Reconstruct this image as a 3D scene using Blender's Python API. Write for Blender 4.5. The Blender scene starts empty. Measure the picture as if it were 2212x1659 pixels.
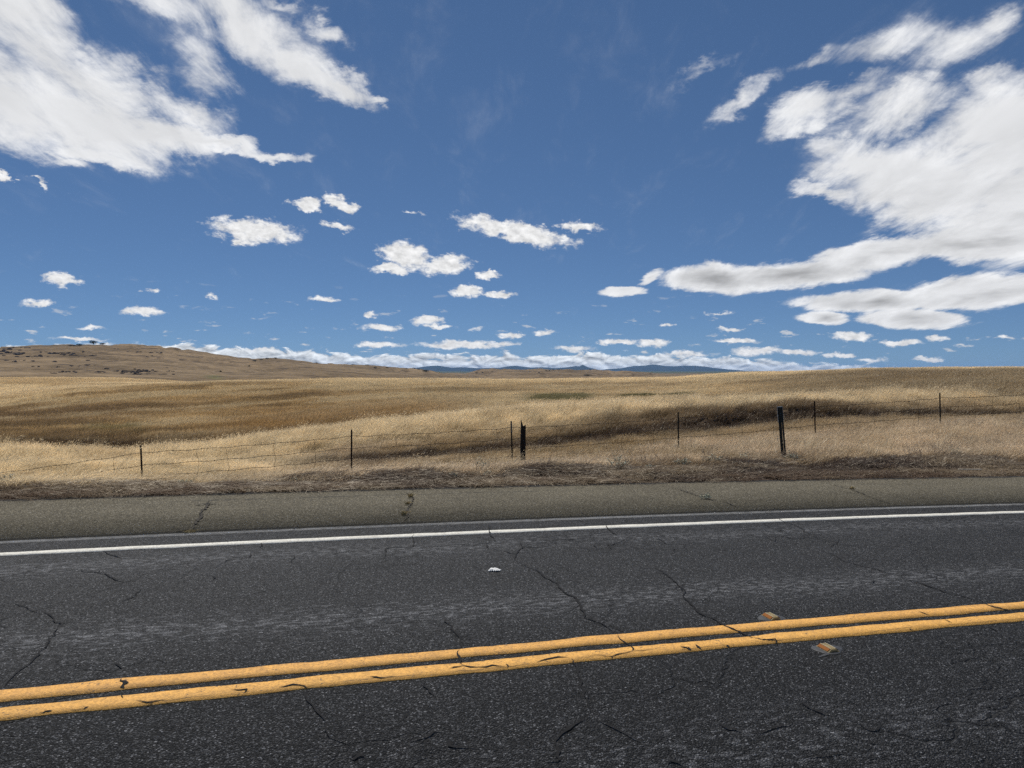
import bpy, math, random
import numpy as np
from mathutils import Matrix, Vector

R = math.radians
random.seed(7)
rng = np.random.default_rng(11)
scene = bpy.context.scene
COL = scene.collection

# ------------------------------------------------------------------ camera
CAM_H = 1.75                      # eye height over the road, metres
F = 1536.0                        # focal length for a 2212 px wide frame
PITCH = math.atan(29.5 / F)       # looking slightly down
cam_d = bpy.data.cameras.new('camera')
cam_d.sensor_width = 36.0
cam_d.lens = 36.0 * F / 2212.0
cam_d.clip_start = 0.1
cam_d.clip_end = 60000
cam = bpy.data.objects.new('camera', cam_d)
cam.location = (0, 0, CAM_H)
cam.rotation_euler = (math.pi / 2 - PITCH, 0, 0)
COL.objects.link(cam)
scene.camera = cam

# ------------------------------------------------------------------ sun, exposure
SUN_EL, SUN_AZ = R(56), R(-22)    # azimuth from +Y towards +X
sun_d = bpy.data.lights.new('sun', 'SUN')
sun_d.energy = 4.4
sun_d.angle = R(0.53)
sun_d.color = (1.0, 0.95, 0.87)
sun = bpy.data.objects.new('sun', sun_d)
sv = Vector((math.sin(SUN_AZ) * math.cos(SUN_EL), math.cos(SUN_AZ) * math.cos(SUN_EL), math.sin(SUN_EL)))
sun.rotation_euler = sv.to_track_quat('Z', 'Y').to_euler()
sun.location = (-20, 40, 60)
COL.objects.link(sun)
scene.view_settings.view_transform = 'Standard'
scene.view_settings.look = 'None'
scene.view_settings.exposure = 0.0
scene.view_settings.gamma = 1.0
scene.render.engine = 'CYCLES'
scene.cycles.max_bounces = 5
scene.cycles.diffuse_bounces = 3
scene.cycles.transmission_bounces = 3
scene.cycles.volume_bounces = 0
scene.cycles.use_denoising = False
scene.cycles.use_adaptive_sampling = True
scene.cycles.adaptive_threshold = 0.02

# ------------------------------------------------------------------ photo-reading helpers
def raydir(x, y):
    """world direction of a point read off the photograph (2212 x 1659 reading)"""
    xc, yc = (x - 1106.0) / F, (829.5 - y) / F
    return Vector((xc, math.cos(PITCH) + yc * math.sin(PITCH), yc * math.cos(PITCH) - math.sin(PITCH)))

def azel(x, y):
    d = raydir(x, y)
    return math.atan2(d.x, d.y), math.atan2(d.z, math.hypot(d.x, d.y))

# ------------------------------------------------------------------ world
class NT:
    """small wrapper to write node trees as expressions"""
    def __init__(s, tree):
        s.t = tree; s.n = tree.nodes; s.l = tree.links
    def new(s, typ, **kw):
        n = s.n.new(typ)
        for k, v in kw.items(): setattr(n, k, v)
        return n
    def put(s, sock, v):
        if v is None: return
        if isinstance(v, bpy.types.NodeSocket): s.l.new(v, sock)
        else:
            if sock.type == 'RGBA' and len(v) == 3: v = (*v, 1)
            sock.default_value = v
    def m(s, op, a, b=None, c=None, clamp=False):
        n = s.new('ShaderNodeMath', operation=op, use_clamp=clamp)
        for i, v in enumerate((a, b, c)): s.put(n.inputs[i], v)
        return n.outputs[0]
    def vm(s, op, a, b=None, scale=None):
        n = s.new('ShaderNodeVectorMath', operation=op)
        s.put(n.inputs[0], a); s.put(n.inputs[1], b)
        if scale is not None: s.put(n.inputs['Scale'], scale)
        return n.outputs['Value'] if op in ('LENGTH', 'DOT_PRODUCT') else n.outputs[0]
    def xyz(s, a=0.0, b=0.0, c=0.0):
        n = s.new('ShaderNodeCombineXYZ')
        for i, v in enumerate((a, b, c)): s.put(n.inputs[i], v)
        return n.outputs[0]
    def sep(s, v):
        n = s.new('ShaderNodeSeparateXYZ'); s.put(n.inputs[0], v); return n.outputs
    def ramp(s, v, lo, hi, a=0.0, b=1.0, smooth=False):
        n = s.new('ShaderNodeMapRange'); n.clamp = True
        if smooth: n.interpolation_type = 'SMOOTHSTEP'
        for i, q in enumerate((v, lo, hi, a, b)): s.put(n.inputs[i], q)
        return n.outputs[0]
    def noise(s, vec, scale, detail=4.0, rough=0.5, dist=0.0, lac=2.0, col=False):
        n = s.new('ShaderNodeTexNoise')
        s.put(n.inputs['Vector'], vec); s.put(n.inputs['Scale'], scale); s.put(n.inputs['Detail'], detail)
        s.put(n.inputs['Roughness'], rough); s.put(n.inputs['Distortion'], dist); s.put(n.inputs['Lacunarity'], lac)
        return n.outputs['Color'] if col else n.outputs['Fac']
    def vor(s, vec, scale, feature='F1', out='Distance', rnd=1.0):
        n = s.new('ShaderNodeTexVoronoi', feature=feature)
        s.put(n.inputs['Vector'], vec); s.put(n.inputs['Scale'], scale); s.put(n.inputs['Randomness'], rnd)
        return n.outputs[out]
    def mix(s, f, a, b, blend='MIX'):
        n = s.new('ShaderNodeMix', data_type='RGBA', blend_type=blend)
        s.put(n.inputs[0], f); s.put(n.inputs[6], a); s.put(n.inputs[7], b)
        return n.outputs[2]
    def mapping(s, vec, loc=(0, 0, 0), rot=(0, 0, 0), sc=(1, 1, 1), typ='POINT'):
        n = s.new('ShaderNodeMapping', vector_type=typ)
        s.put(n.inputs[0], vec)
        n.inputs[1].default_value = loc; n.inputs[2].default_value = rot; n.inputs[3].default_value = sc
        return n.outputs[0]

# cloud blobs: centre x, y, half axis dx, dy, half width, strength  (read off the photograph)
BIG = [
 (20,225,210,50,120,1.0),(190,235,210,95,92,1.0),(345,285,120,55,56,1.0),(470,312,150,32,30,.92),(590,345,90,14,18,.85),
 (235,325,95,22,34,.9),(165,345,55,30,24,.6),(120,110,230,100,70,.74),(250,170,180,80,62,.64),(400,240,120,50,42,.58),
 (430,150,60,80,70,.46),(60,30,120,50,60,.75),(345,30,150,40,52,.58),
 (545,50,170,110,75,.85),(640,125,130,100,48,.85),(735,190,80,52,36,.88),(805,222,30,5,18,.7),(725,75,50,22,28,.62),(630,10,60,30,20,.5),
 (2010,395,270,40,110,1.0),(2200,300,220,-70,130,1.05),(2240,430,230,0,140,1.05),(1885,345,130,-15,75,.95),(1745,265,100,-35,40,.75),
 (1830,230,120,-65,40,.55),(1975,235,140,-40,62,.62),(1790,418,85,5,28,.7),(1900,105,170,-80,56,.50),(2090,75,180,-70,80,.53),
 (2190,15,90,-40,42,.62),(1600,225,65,-35,36,.60),(1520,165,80,-50,26,.42),(1740,150,90,-45,26,.45),(2180,190,90,-40,46,.60),
 (1545,603,125,6,30,1.0),(1720,590,190,-15,34,1.05),(1900,548,180,-25,40,1.05),(2110,522,190,-10,46,1.1),
 (2120,630,200,-22,40,1.1),(1880,652,190,-4,24,1.0),(1785,688,52,0,16,.95),(1970,688,130,4,20,.9),(1350,630,54,-4,12,.9),(1408,595,34,-20,13,.7),
 ]
SMALL = [
 (550,500,98,6,26,1.0),(526,520,22,1,5,.7),(738,440,38,9,16,1.0),(668,441,42,-2,13,.8),(728,488,42,12,10,.6),
 (876,551,52,14,30,1.1),(965,573,58,-3,20,1.0),(848,582,48,0,11,.9),(1112,500,122,26,22,1.0),(1252,490,52,5,13,.75),(1020,478,50,4,9,.5),
 (1055,594,32,0,10,.95),(1008,631,36,0,14,1.05),(1082,637,38,0,9,.9),(130,604,36,4,16,1.0),(82,655,40,0,9,.8),(310,674,42,0,11,.95),
 (705,645,38,0,6.5,.8),(455,641,16,0,7,.65),(332,629,19,0,6.5,.65),(800,680,17,0,6.5,.75),(824,708,44,0,8,.95),(922,694,38,0,11,.95),
 (950,706,34,0,5,.8),(14,380,18,6,13,.9),(90,395,32,16,7,.5),(1178,717,27,0,6.5,.75),(1105,725,27,0,6,.85),(1335,738,40,0,7,.95),
 (1407,742,38,0,8.5,1.0),(1580,711,30,0,5.5,.85),(1588,737,52,0,6,.9),(1550,677,36,0,4,.55),(1840,727,46,0,11,1.0),(1945,740,48,0,8,1.0),
 (2025,731,26,0,5.5,.8),(2005,776,34,0,5,.85),(197,708,35,0,5.5,.65),(165,732,66,0,5,.7),(1000,745,90,0,9,1.0),(1440,702,15,0,5,.7),
 (1630,758,55,0,10,.95),(1722,762,52,0,7,.85),(1818,768,40,0,6,.9),(1880,778,34,0,5,.7),(1090,741,30,0,5,.8),(820,745,60,0,7,.8),
 (1030,710,16,0,5,.5),(895,459,34,5,5,.4),(2180,725,20,0,4,.5),(2080,745,22,0,4.5,.5),(560,756,50,0,5,.6),(1240,753,50,0,7,.7),(1480,765,70,0,7,.7)]

def build_world():
    w = bpy.data.worlds.new('World'); scene.world = w; w.use_nodes = True
    t = NT(w.node_tree); t.n.clear()
    WS = 0.065
    out = t.new('ShaderNodeOutputWorld')
    def backg(c):
        b = t.new('ShaderNodeBackground'); b.inputs['Strength'].default_value = WS
        t.l.new(c, b.inputs['Color']); return b.outputs[0]
    def noise2(vec, scale, detail=4.0, rough=0.5, dist=0.0):
        n = t.new('ShaderNodeTexNoise', noise_dimensions='2D')
        t.put(n.inputs['Vector'], vec); t.put(n.inputs['Scale'], scale); t.put(n.inputs['Detail'], detail)
        t.put(n.inputs['Roughness'], rough); t.put(n.inputs['Distortion'], dist); return n.outputs['Fac']
    sky = t.new('ShaderNodeTexSky', sky_type='NISHITA')
    sky.sun_disc = False; sky.sun_elevation = SUN_EL; sky.sun_rotation = SUN_AZ
    sky.altitude = 600; sky.air_density = 0.55; sky.dust_density = 0.0; sky.ozone_density = 3.0
    # the photograph's flatter, deeper rendering of a clear sky
    gm_ = t.new('ShaderNodeGamma'); t.l.new(sky.outputs[0], gm_.inputs[0]); gm_.inputs[1].default_value = 0.60
    kk = WS**0.6/WS
    blue = t.vm('MULTIPLY', gm_.outputs[0], (.345*kk, .505*kk, .705*kk))
    d = t.new('ShaderNodeTexCoord').outputs['Generated']
    dx, dy, dz = t.sep(d)
    hyp = t.m('SQRT', t.m('ADD', t.m('MULTIPLY', dx, dx), t.m('MULTIPLY', dy, dy)))
    A = t.m('ARCTAN2', dx, dy)
    E = t.m('ARCTAN2', dz, hyp)
    # position on a flat layer overhead gives the streets of high cloud their perspective
    zz = t.m('ADD', t.m('MAXIMUM', dz, 0.0), 0.22)
    P = t.xyz(t.m('DIVIDE', dx, zz), t.m('DIVIDE', dy, zz), 0.0)
    AE = t.xyz(A, E, 0.0)
    def grey(v, tint=(1, 1, 1)):
        return t.vm('SCALE', t.vm('MULTIPLY', t.xyz(v, v, v), tint), scale=1.0/WS)
    # ---- beyond the picture the same kind of sky goes on
    gn = noise2(t.mapping(P, (0, 0, 0), (0, 0, R(-12)), (1.0, .55, 1)), 1.1, 6, .58, .3)
    a_gen = t.m('MULTIPLY', t.ramp(gn, .52, .68, smooth=True), t.ramp(E, 0.0, .03))
    outer = backg(t.mix(a_gen, blue, grey(.80)))
    # ---- blobs that place the clouds
    def blobs(coord, lst, k):
        acc = None
        for x, y, bx, by, hw, st in lst:
            a0, e0 = azel(x, y)
            a1, e1 = azel(x + bx, y + by)
            L = math.hypot(bx, by)
            a2, e2 = azel(x - by / L * hw, y + bx / L * hw)
            la = math.hypot(a1 - a0, e1 - e0); lb = math.hypot(a2 - a0, e2 - e0)
            rot = math.atan2(e1 - e0, a1 - a0)
            v = t.mapping(coord, (a0, e0, 0), (0, 0, rot), (la * 1.35, lb * 1.35, 1), 'TEXTURE')
            g = t.new('ShaderNodeTexGradient', gradient_type='SPHERICAL'); t.l.new(v, g.inputs[0])
            s = t.m('MULTIPLY', g.outputs['Fac'], st)
            acc = s if acc is None else t.m('SMOOTH_MAX', acc, s, k)
        return acc
    hi = t.ramp(E, .08, .26)
    w1 = noise2(P, 2.6, 7, .64, .2); w2 = noise2(t.vm('ADD', P, (7.3, 2.1, 0)), 2.6, 7, .64, .2)
    wamp = t.m('ADD', .036, t.m('MULTIPLY', hi, .085))
    big_c = t.vm('ADD', AE, t.xyz(t.m('MULTIPLY', t.m('SUBTRACT', w1, .5), wamp), t.m('MULTIPLY', t.m('MULTIPLY', t.m('SUBTRACT', w2, .5), wamp), t.m('ADD', .45, t.m('MULTIPLY', hi, .55))), 0))
    mb = blobs(big_c, BIG, .10)
    # fibres: drawn out along the cloud streets
    rot = t.mapping(P, (0, 0, 0), (0, 0, R(-12)), (1.0, 0.42, 1.0))
    fib = noise2(rot, 8.0, 9, 0.66, 0.25)
    dens = t.m('ADD', t.m('MULTIPLY', mb, t.m('SUBTRACT', 2.3, t.m('MULTIPLY', hi, .35))), t.m('MULTIPLY', t.m('SUBTRACT', fib, 0.5), t.m('ADD', 1.35, t.m('MULTIPLY', hi, 0.85))))
    a_big = t.m('MULTIPLY', t.ramp(dens, t.m('SUBTRACT', .36, t.m('MULTIPLY', hi, .24)), t.m('ADD', .95, t.m('MULTIPLY', hi, .50))), t.ramp(mb, 0.0, 0.30))
    a_big = t.m('MULTIPLY', a_big, t.m('SUBTRACT', 2.0, a_big))          # thin edges, dense heart
    a_big = t.m('MULTIPLY', t.m('MULTIPLY', a_big, a_big), t.m('SUBTRACT', 1.62, t.m('MULTIPLY', a_big, .62)))
    # light and shade in them: relief of the same noise, greyer cores and undersides
    fibs = noise2(t.vm('ADD', rot, (0.03, -0.06, 0)), 8.0, 5, 0.62, 0.25)
    core = noise2(t.mapping(P, (0, 0, 0), (0, 0, R(-20)), (0.8, 0.3, 1)), 3.0, 3, 0.5)
    thick = t.ramp(mb, 0.42, 0.95)
    g = t.m('ADD', 0.80, t.m('MULTIPLY', t.m('MULTIPLY', t.m('SUBTRACT', fib, fibs), 0.40), t.m('SUBTRACT', 1.15, thick)))
    g = t.m('SUBTRACT', g, t.m('MULTIPLY', t.m('MULTIPLY', thick, t.ramp(core, 0.40, 0.66)), 0.17))
    under = noise2(t.xyz(A, t.m('MULTIPLY', E, 4.0), 0), 9.0, 4, 0.55)
    g = t.m('SUBTRACT', g, t.m('MULTIPLY', t.m('MULTIPLY', t.ramp(E, 0.25, 0.14), thick), t.ramp(under, 0.38, 0.62, 0.0, 0.30)))
    bigcol = grey(g, (.99, 1, 1.02))
    high = backg(t.mix(a_big, blue, bigcol))
    # ---- low sky: fair-weather clouds, specks, cumulus bank on the horizon
    q1 = noise2(t.xyz(A, t.m('MULTIPLY', E, 1.7), 0), 38.0, 4, .62); q2 = noise2(t.xyz(t.m('ADD', A, 5.0), t.m('MULTIPLY', E, 1.7), 0), 38.0, 4, .62)
    sf = t.ramp(E, .0, .2, .35, 1.0)
    small_c = t.vm('ADD', AE, t.xyz(t.m('MULTIPLY', t.m('MULTIPLY', t.m('SUBTRACT', q1, .5), sf), .055), t.m('MULTIPLY', t.m('MULTIPLY', t.m('SUBTRACT', q2, .5), sf), .028), 0))
    ms = blobs(small_c, SMALL, .02)
    puff = noise2(t.xyz(t.m('ADD', A, t.m('MULTIPLY', E, .5)), t.m('MULTIPLY', E, 1.8), 0), 70.0, 6, 0.66)
    ds = t.m('ADD', t.m('MULTIPLY', ms, 2.4), t.m('MULTIPLY', t.m('SUBTRACT', puff, 0.5), 1.7))
    a_small = t.m('MULTIPLY', t.ramp(ds, 0.25, 1.35, smooth=True), t.ramp(ms, 0.03, 0.2))
    puff_up = noise2(t.xyz(t.m('ADD', A, .004), t.m('MULTIPLY', t.m('ADD', E, 0.008), 1.8), 0), 70.0, 2, 0.6)
    gs = t.m('ADD', 0.82, t.m('MULTIPLY', t.m('SUBTRACT', puff, puff_up), 0.5))
    spk = noise2(t.xyz(A, t.m('MULTIPLY', E, 3.6), 0), 26.0, 5, 0.58)
    a_spk = t.m('MULTIPLY', t.m('MULTIPLY', t.ramp(spk, 0.64, 0.76, smooth=True), t.m('MULTIPLY', t.ramp(E, 0.01, 0.025), t.ramp(E, 0.12, 0.04))), 0.8)
    bank_pts = [(-90, 730), (0, 742), (300, 741), (450, 746), (620, 756), (760, 760), (900, 766), (1106, 766), (1290, 762), (1480, 767), (1600, 770), (1720, 779), (1880, 790), (2050, 800), (2212, 803), (2400, 806)]
    crv = t.new('ShaderNodeFloatCurve'); crv.mapping.use_clip = True
    a_lo, a_hi = R(-45), R(45)
    c = crv.mapping.curves[0]
    pts = [((azel(x, y)[0] - a_lo) / (a_hi - a_lo), azel(x, y)[1] / 0.1) for x, y in bank_pts]
    c.points[0].location = pts[0]; c.points[1].location = pts[-1]
    for p in pts[1:-1]: c.points.new(*p)
    crv.mapping.update()
    t.l.new(t.ramp(A, a_lo, a_hi), crv.inputs['Value'])
    top = t.m('MULTIPLY', crv.outputs[0], 0.1)
    bnk_c = t.xyz(A, t.m('MULTIPLY', E, 2.6), 0)
    bn = noise2(bnk_c, 42.0, 8, 0.60, .4)
    bn_w = noise2(bnk_c, 11.0, 3, 0.5)
    bd = t.m('ADD', t.m('MULTIPLY', t.m('SUBTRACT', top, E), 110.0), t.m('MULTIPLY', t.m('SUBTRACT', bn, 0.45), 3.0))
    bd = t.m('ADD', bd, t.m('MULTIPLY', t.m('SUBTRACT', bn_w, 0.5), 1.6))
    a_bank = t.m('MULTIPLY', t.ramp(bd, 0.1, 0.7, smooth=True), .95)
    bn_up = noise2(t.vm('ADD', bnk_c, (0.003, 0.010, 0)), 42.0, 5, 0.6, .4)
    gb = t.m('ADD', 0.80, t.m('MULTIPLY', t.m('SUBTRACT', bn, bn_up), 1.5))
    gb = t.m('SUBTRACT', gb, t.m('MULTIPLY', t.ramp(bn_w, 0.35, 0.65), 0.10))
    c0 = t.mix(a_spk, blue, grey(0.70))
    c1 = t.mix(a_bank, c0, grey(gb, (0.96, 1.0, 1.03)))
    c2 = t.mix(a_small, c1, grey(gs, (1, 1, 1.0)))
    low = backg(t.mix(a_big, c2, bigcol))
    def mixs(f, a, b):
        n = t.new('ShaderNodeMixShader'); t.put(n.inputs[0], f); t.l.new(a, n.inputs[1]); t.l.new(b, n.inputs[2]); return n.outputs[0]
    inner = mixs(t.m('LESS_THAN', E, .27), high, low)
    absA = t.m('ABSOLUTE', A)
    inside = t.m('MULTIPLY', t.m('MULTIPLY', t.ramp(absA, .80, .67), t.ramp(E, .62, .52)), t.m('GREATER_THAN', E, -.02))
    t.l.new(mixs(inside, outer, inner), out.inputs[0])
build_world()
scene.world.cycles.sampling_method = 'NONE'

# ------------------------------------------------------------------ generic builders
def tag(o, label=None, category=None, group=None, kind=None):
    if label: o['label'] = label
    if category: o['category'] = category
    if group: o['group'] = group
    if kind: o['kind'] = kind
    return o

def link_mesh(name, me, mat=None, parent=None, loc=None):
    o = bpy.data.objects.new(name, me); COL.objects.link(o)
    if mat is not None and len(me.materials) == 0: me.materials.append(mat)
    if parent is not None: o.parent = parent
    if loc is not None: o.location = loc
    return o

def mesh_np(name, verts, faces, smooth=False):
    """verts Nx3 array, faces: list of tuples or Mx4 / Mx3 array"""
    me = bpy.data.meshes.new(name)
    if isinstance(faces, np.ndarray):
        k = faces.shape[1]
        me.vertices.add(len(verts)); me.vertices.foreach_set('co', np.asarray(verts, dtype=np.float32).ravel())
        me.loops.add(faces.size); me.loops.foreach_set('vertex_index', faces.astype(np.int32).ravel())
        me.polygons.add(len(faces)); me.polygons.foreach_set('loop_start', np.arange(0, faces.size, k, dtype=np.int32))
        me.update(calc_edges=True)
    else:
        me.from_pydata([tuple(v) for v in verts], [], faces)
        me.update()
    if smooth: me.polygons.foreach_set('use_smooth', [True] * len(me.polygons))
    return me

def attr_f(me, name, vals):
    a = me.attributes.new(name, 'FLOAT', 'POINT'); a.data.foreach_set('value', np.asarray(vals, dtype=np.float32).ravel())
def attr_v(me, name, vals):
    a = me.attributes.new(name, 'FLOAT_VECTOR', 'POINT'); a.data.foreach_set('vector', np.asarray(vals, dtype=np.float32).ravel())
def attr_i(me, name, vals):
    a = me.attributes.new(name, 'INT', 'POINT'); a.data.foreach_set('value', np.asarray(vals, dtype=np.int32).ravel())

class MB:
    """collects simple solids into one mesh"""
    def __init__(s): s.v = []; s.f = []
    def add(s, vs, fs):
        k = len(s.v); s.v += [tuple(p) for p in vs]; s.f += [tuple(i + k for i in f) for f in fs]; return s
    def box(s, c, size, rz=0.0, bev=0.0):
        x, y, z = (q / 2 for q in size)
        if bev <= 0:
            pts = [(-x,-y,-z),(x,-y,-z),(x,y,-z),(-x,y,-z),(-x,-y,z),(x,-y,z),(x,y,z),(-x,y,z)]
            fs = [(0,3,2,1),(4,5,6,7),(0,1,5,4),(1,2,6,5),(2,3,7,6),(3,0,4,7)]
        else:
            b = bev
            pts = []
            for zz, k in ((-z, b), (-z + b, 0), (z - b, 0), (z, b)):
                pts += [(-x+k,-y+k,zz),(x-k,-y+k,zz),(x-k,y-k,zz),(-x+k,y-k,zz)]
            fs = [(3,2,1,0),(12,13,14,15)]
            for r_ in range(3):
                for i in range(4):
                    a, b_ = r_*4+i, r_*4+(i+1) % 4
                    fs.append((a, b_, b_+4, a+4))
        cs, sn = math.cos(rz), math.sin(rz)
        return s.add([(c[0]+p[0]*cs-p[1]*sn, c[1]+p[0]*sn+p[1]*cs, c[2]+p[2]) for p in pts], fs)
    def tube(s, path, r, n=5, cap=True):
        path = [Vector(p) for p in path]; k0 = len(s.v); m = len(path)
        for i, p in enumerate(path):
            d = (path[min(i+1, m-1)] - path[max(i-1, 0)]).normalized()
            a = d.cross(Vector((0, 0, 1)))
            if a.length < 1e-3: a = d.cross(Vector((1, 0, 0)))
            a.normalize(); b = d.cross(a)
            rr = r[i] if isinstance(r, (list, tuple)) else r
            for j in range(n):
                th = 2*math.pi*j/n
                s.v.append(tuple(p + a*math.cos(th)*rr + b*math.sin(th)*rr))
        for i in range(m-1):
            for j in range(n):
                a0 = k0+i*n+j; a1 = k0+i*n+(j+1) % n
                s.f.append((a0, a1, a1+n, a0+n))
        if cap:
            s.f.append(tuple(k0+j for j in range(n))[::-1]); s.f.append(tuple(k0+(m-1)*n+j for j in range(n)))
        return s
    def build(s, name, mat, parent=None, loc=None, smooth=False):
        return link_mesh(name, mesh_np(name, s.v, s.f, smooth), mat, parent, loc)

def empty(name, loc=(0, 0, 0), rot=(0, 0, 0)):
    o = bpy.data.objects.new(name, None); COL.objects.link(o); o.location = loc; o.rotation_euler = rot
    o.empty_display_size = 0.2
    return o

# numpy value noise
def _hash(ix, iy, seed):
    h = (ix.astype(np.int64) * 374761393 + iy.astype(np.int64) * 668265263 + seed * 974634777) & 0x7fffffff
    h = ((h ^ (h >> 13)) * 1274126177) & 0x7fffffff
    return ((h ^ (h >> 16)) & 0xffff) / 65535.0
def vnoise(x, y, seed=0):
    ix, iy = np.floor(x), np.floor(y); fx, fy = x - ix, y - iy
    fx = fx*fx*(3-2*fx); fy = fy*fy*(3-2*fy)
    a = _hash(ix, iy, seed); b = _hash(ix+1, iy, seed); c = _hash(ix, iy+1, seed); d = _hash(ix+1, iy+1, seed)
    return (a*(1-fx)+b*fx)*(1-fy) + (c*(1-fx)+d*fx)*fy
def fbm(x, y, oct=4, seed=0, gain=0.5):
    s = 0.0; amp = 1.0; tot = 0.0
    for i in range(oct):
        s = s + amp*vnoise(x*2**i + 17.3*i, y*2**i - 9.1*i, seed+i); tot += amp; amp *= gain
    return s/tot
def sstep(v, lo, hi):
    q = np.clip((v-lo)/(hi-lo), 0, 1); return q*q*(3-2*q)

# ------------------------------------------------------------------ road frame: u along, v across (away from the camera), tilted plane
TH = math.atan2(F, 6702.0 - 1106.0)
SA, SB = -0.0186, -0.0051
CT, ST = math.cos(TH), math.sin(TH)
Uv = Vector((CT, ST, SA*CT + SB*ST)).normalized()
Vv = Vector((-ST, CT, -SA*ST + SB*CT)).normalized()
Nv = Uv.cross(Vv)
ROADM = Matrix(((Uv.x, Vv.x, Nv.x, 0), (Uv.y, Vv.y, Nv.y, 0), (Uv.z, Vv.z, Nv.z, 0), (0, 0, 0, 1)))
def to_uv(X, Y): return X*CT + Y*ST, -X*ST + Y*CT
def road_z(X, Y): return SA*X + SB*Y
def on_road(x, y):
    """(u, v) on the road plane of a point read off the photograph"""
    d = raydir(x, y)
    k = -CAM_H / (d.z - SA*d.x - SB*d.y)
    return to_uv(d.x*k, d.y*k)
V_EDGE, V_JOINT = 10.78, 8.06
V_WHITE = 7.60
V_YF, V_YN = 4.340, 4.118
U_BOW, K_BOW = 2.2, .0030
def bow(u):
    q = np.abs(np.asarray(u, float)-U_BOW); return -np.where(q < 14, K_BOW*q*q, K_BOW*196+K_BOW*28*(q-14))

# ------------------------------------------------------------------ terrain heights
Z0 = CAM_H
def zr(y, dist): return (800.0 - y) / F * dist            # height relative to the eye of a reading y at depth dist
# lines parallel to the road: (v, reading x -> ground height relative to the eye)
POST_X = [307, 758, 1108, 1467, 1764, 2034]
POST_TOP = [962, 928, 910, 890, 866, 848]
V_FENCE = 19.3
def depth_on_v(x, v): r = (x-1106)/F; return v/(CT - r*ST)
_u, _z = [], []
for x, y in zip(POST_X, POST_TOP):
    Yd = depth_on_v(x, V_FENCE); X = Yd*(x-1106)/F
    _u.append(to_uv(X, Yd)[0]); _z.append(zr(y, Yd))
POST_U, POST_Z = list(_u), list(_z)
ext_u = [-60, POST_U[0]-9.6, POST_U[0]-4.8] + POST_U + [POST_U[-1]+4.9, POST_U[-1]+9.8, POST_U[-1]+60]
ext_z = [-4.6, -2.95, -2.42] + POST_Z + [-0.62, -0.45, 0.4]
FU, FZ = np.array(ext_u), np.array(ext_z)
def fence_top(u): return np.interp(u, FU, FZ)
def line_uv(v, pts, gh=0.0):
    us, zs = [], []
    for x, y in pts:
        Yd = depth_on_v(x, v); X = Yd*(x-1106)/F
        us.append(to_uv(X, Yd)[0]); zs.append(zr(y, Yd) - gh)
    return np.array(us), np.array(zs)
V_DITCH, V_TOE, V_R1 = 24.3, 25.3, 31.0
DIT = line_uv(V_DITCH, [(0, 1014), (480, 1012), (700, 1006), (1106, 976), (1467, 936), (1700, 912), (2212, 908)])
TOE = line_uv(V_TOE, [(0, 1008), (480, 1006), (700, 994), (1106, 962), (1400, 924), (1467, 905), (1700, 880), (1850, 893), (2212, 894)], 0.1)
R1 = line_uv(V_R1, [(0, 967), (130, 974), (219, 979), (263, 985), (300, 976), (410, 966), (512, 956), (581, 942), (684, 931), (756, 920), (858, 907),
                    (961, 897), (1064, 887), (1132, 883), (1234, 877), (1337, 870), (1456, 868), (1695, 856), (1934, 842), (2212, 838)], 0.55)
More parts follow.
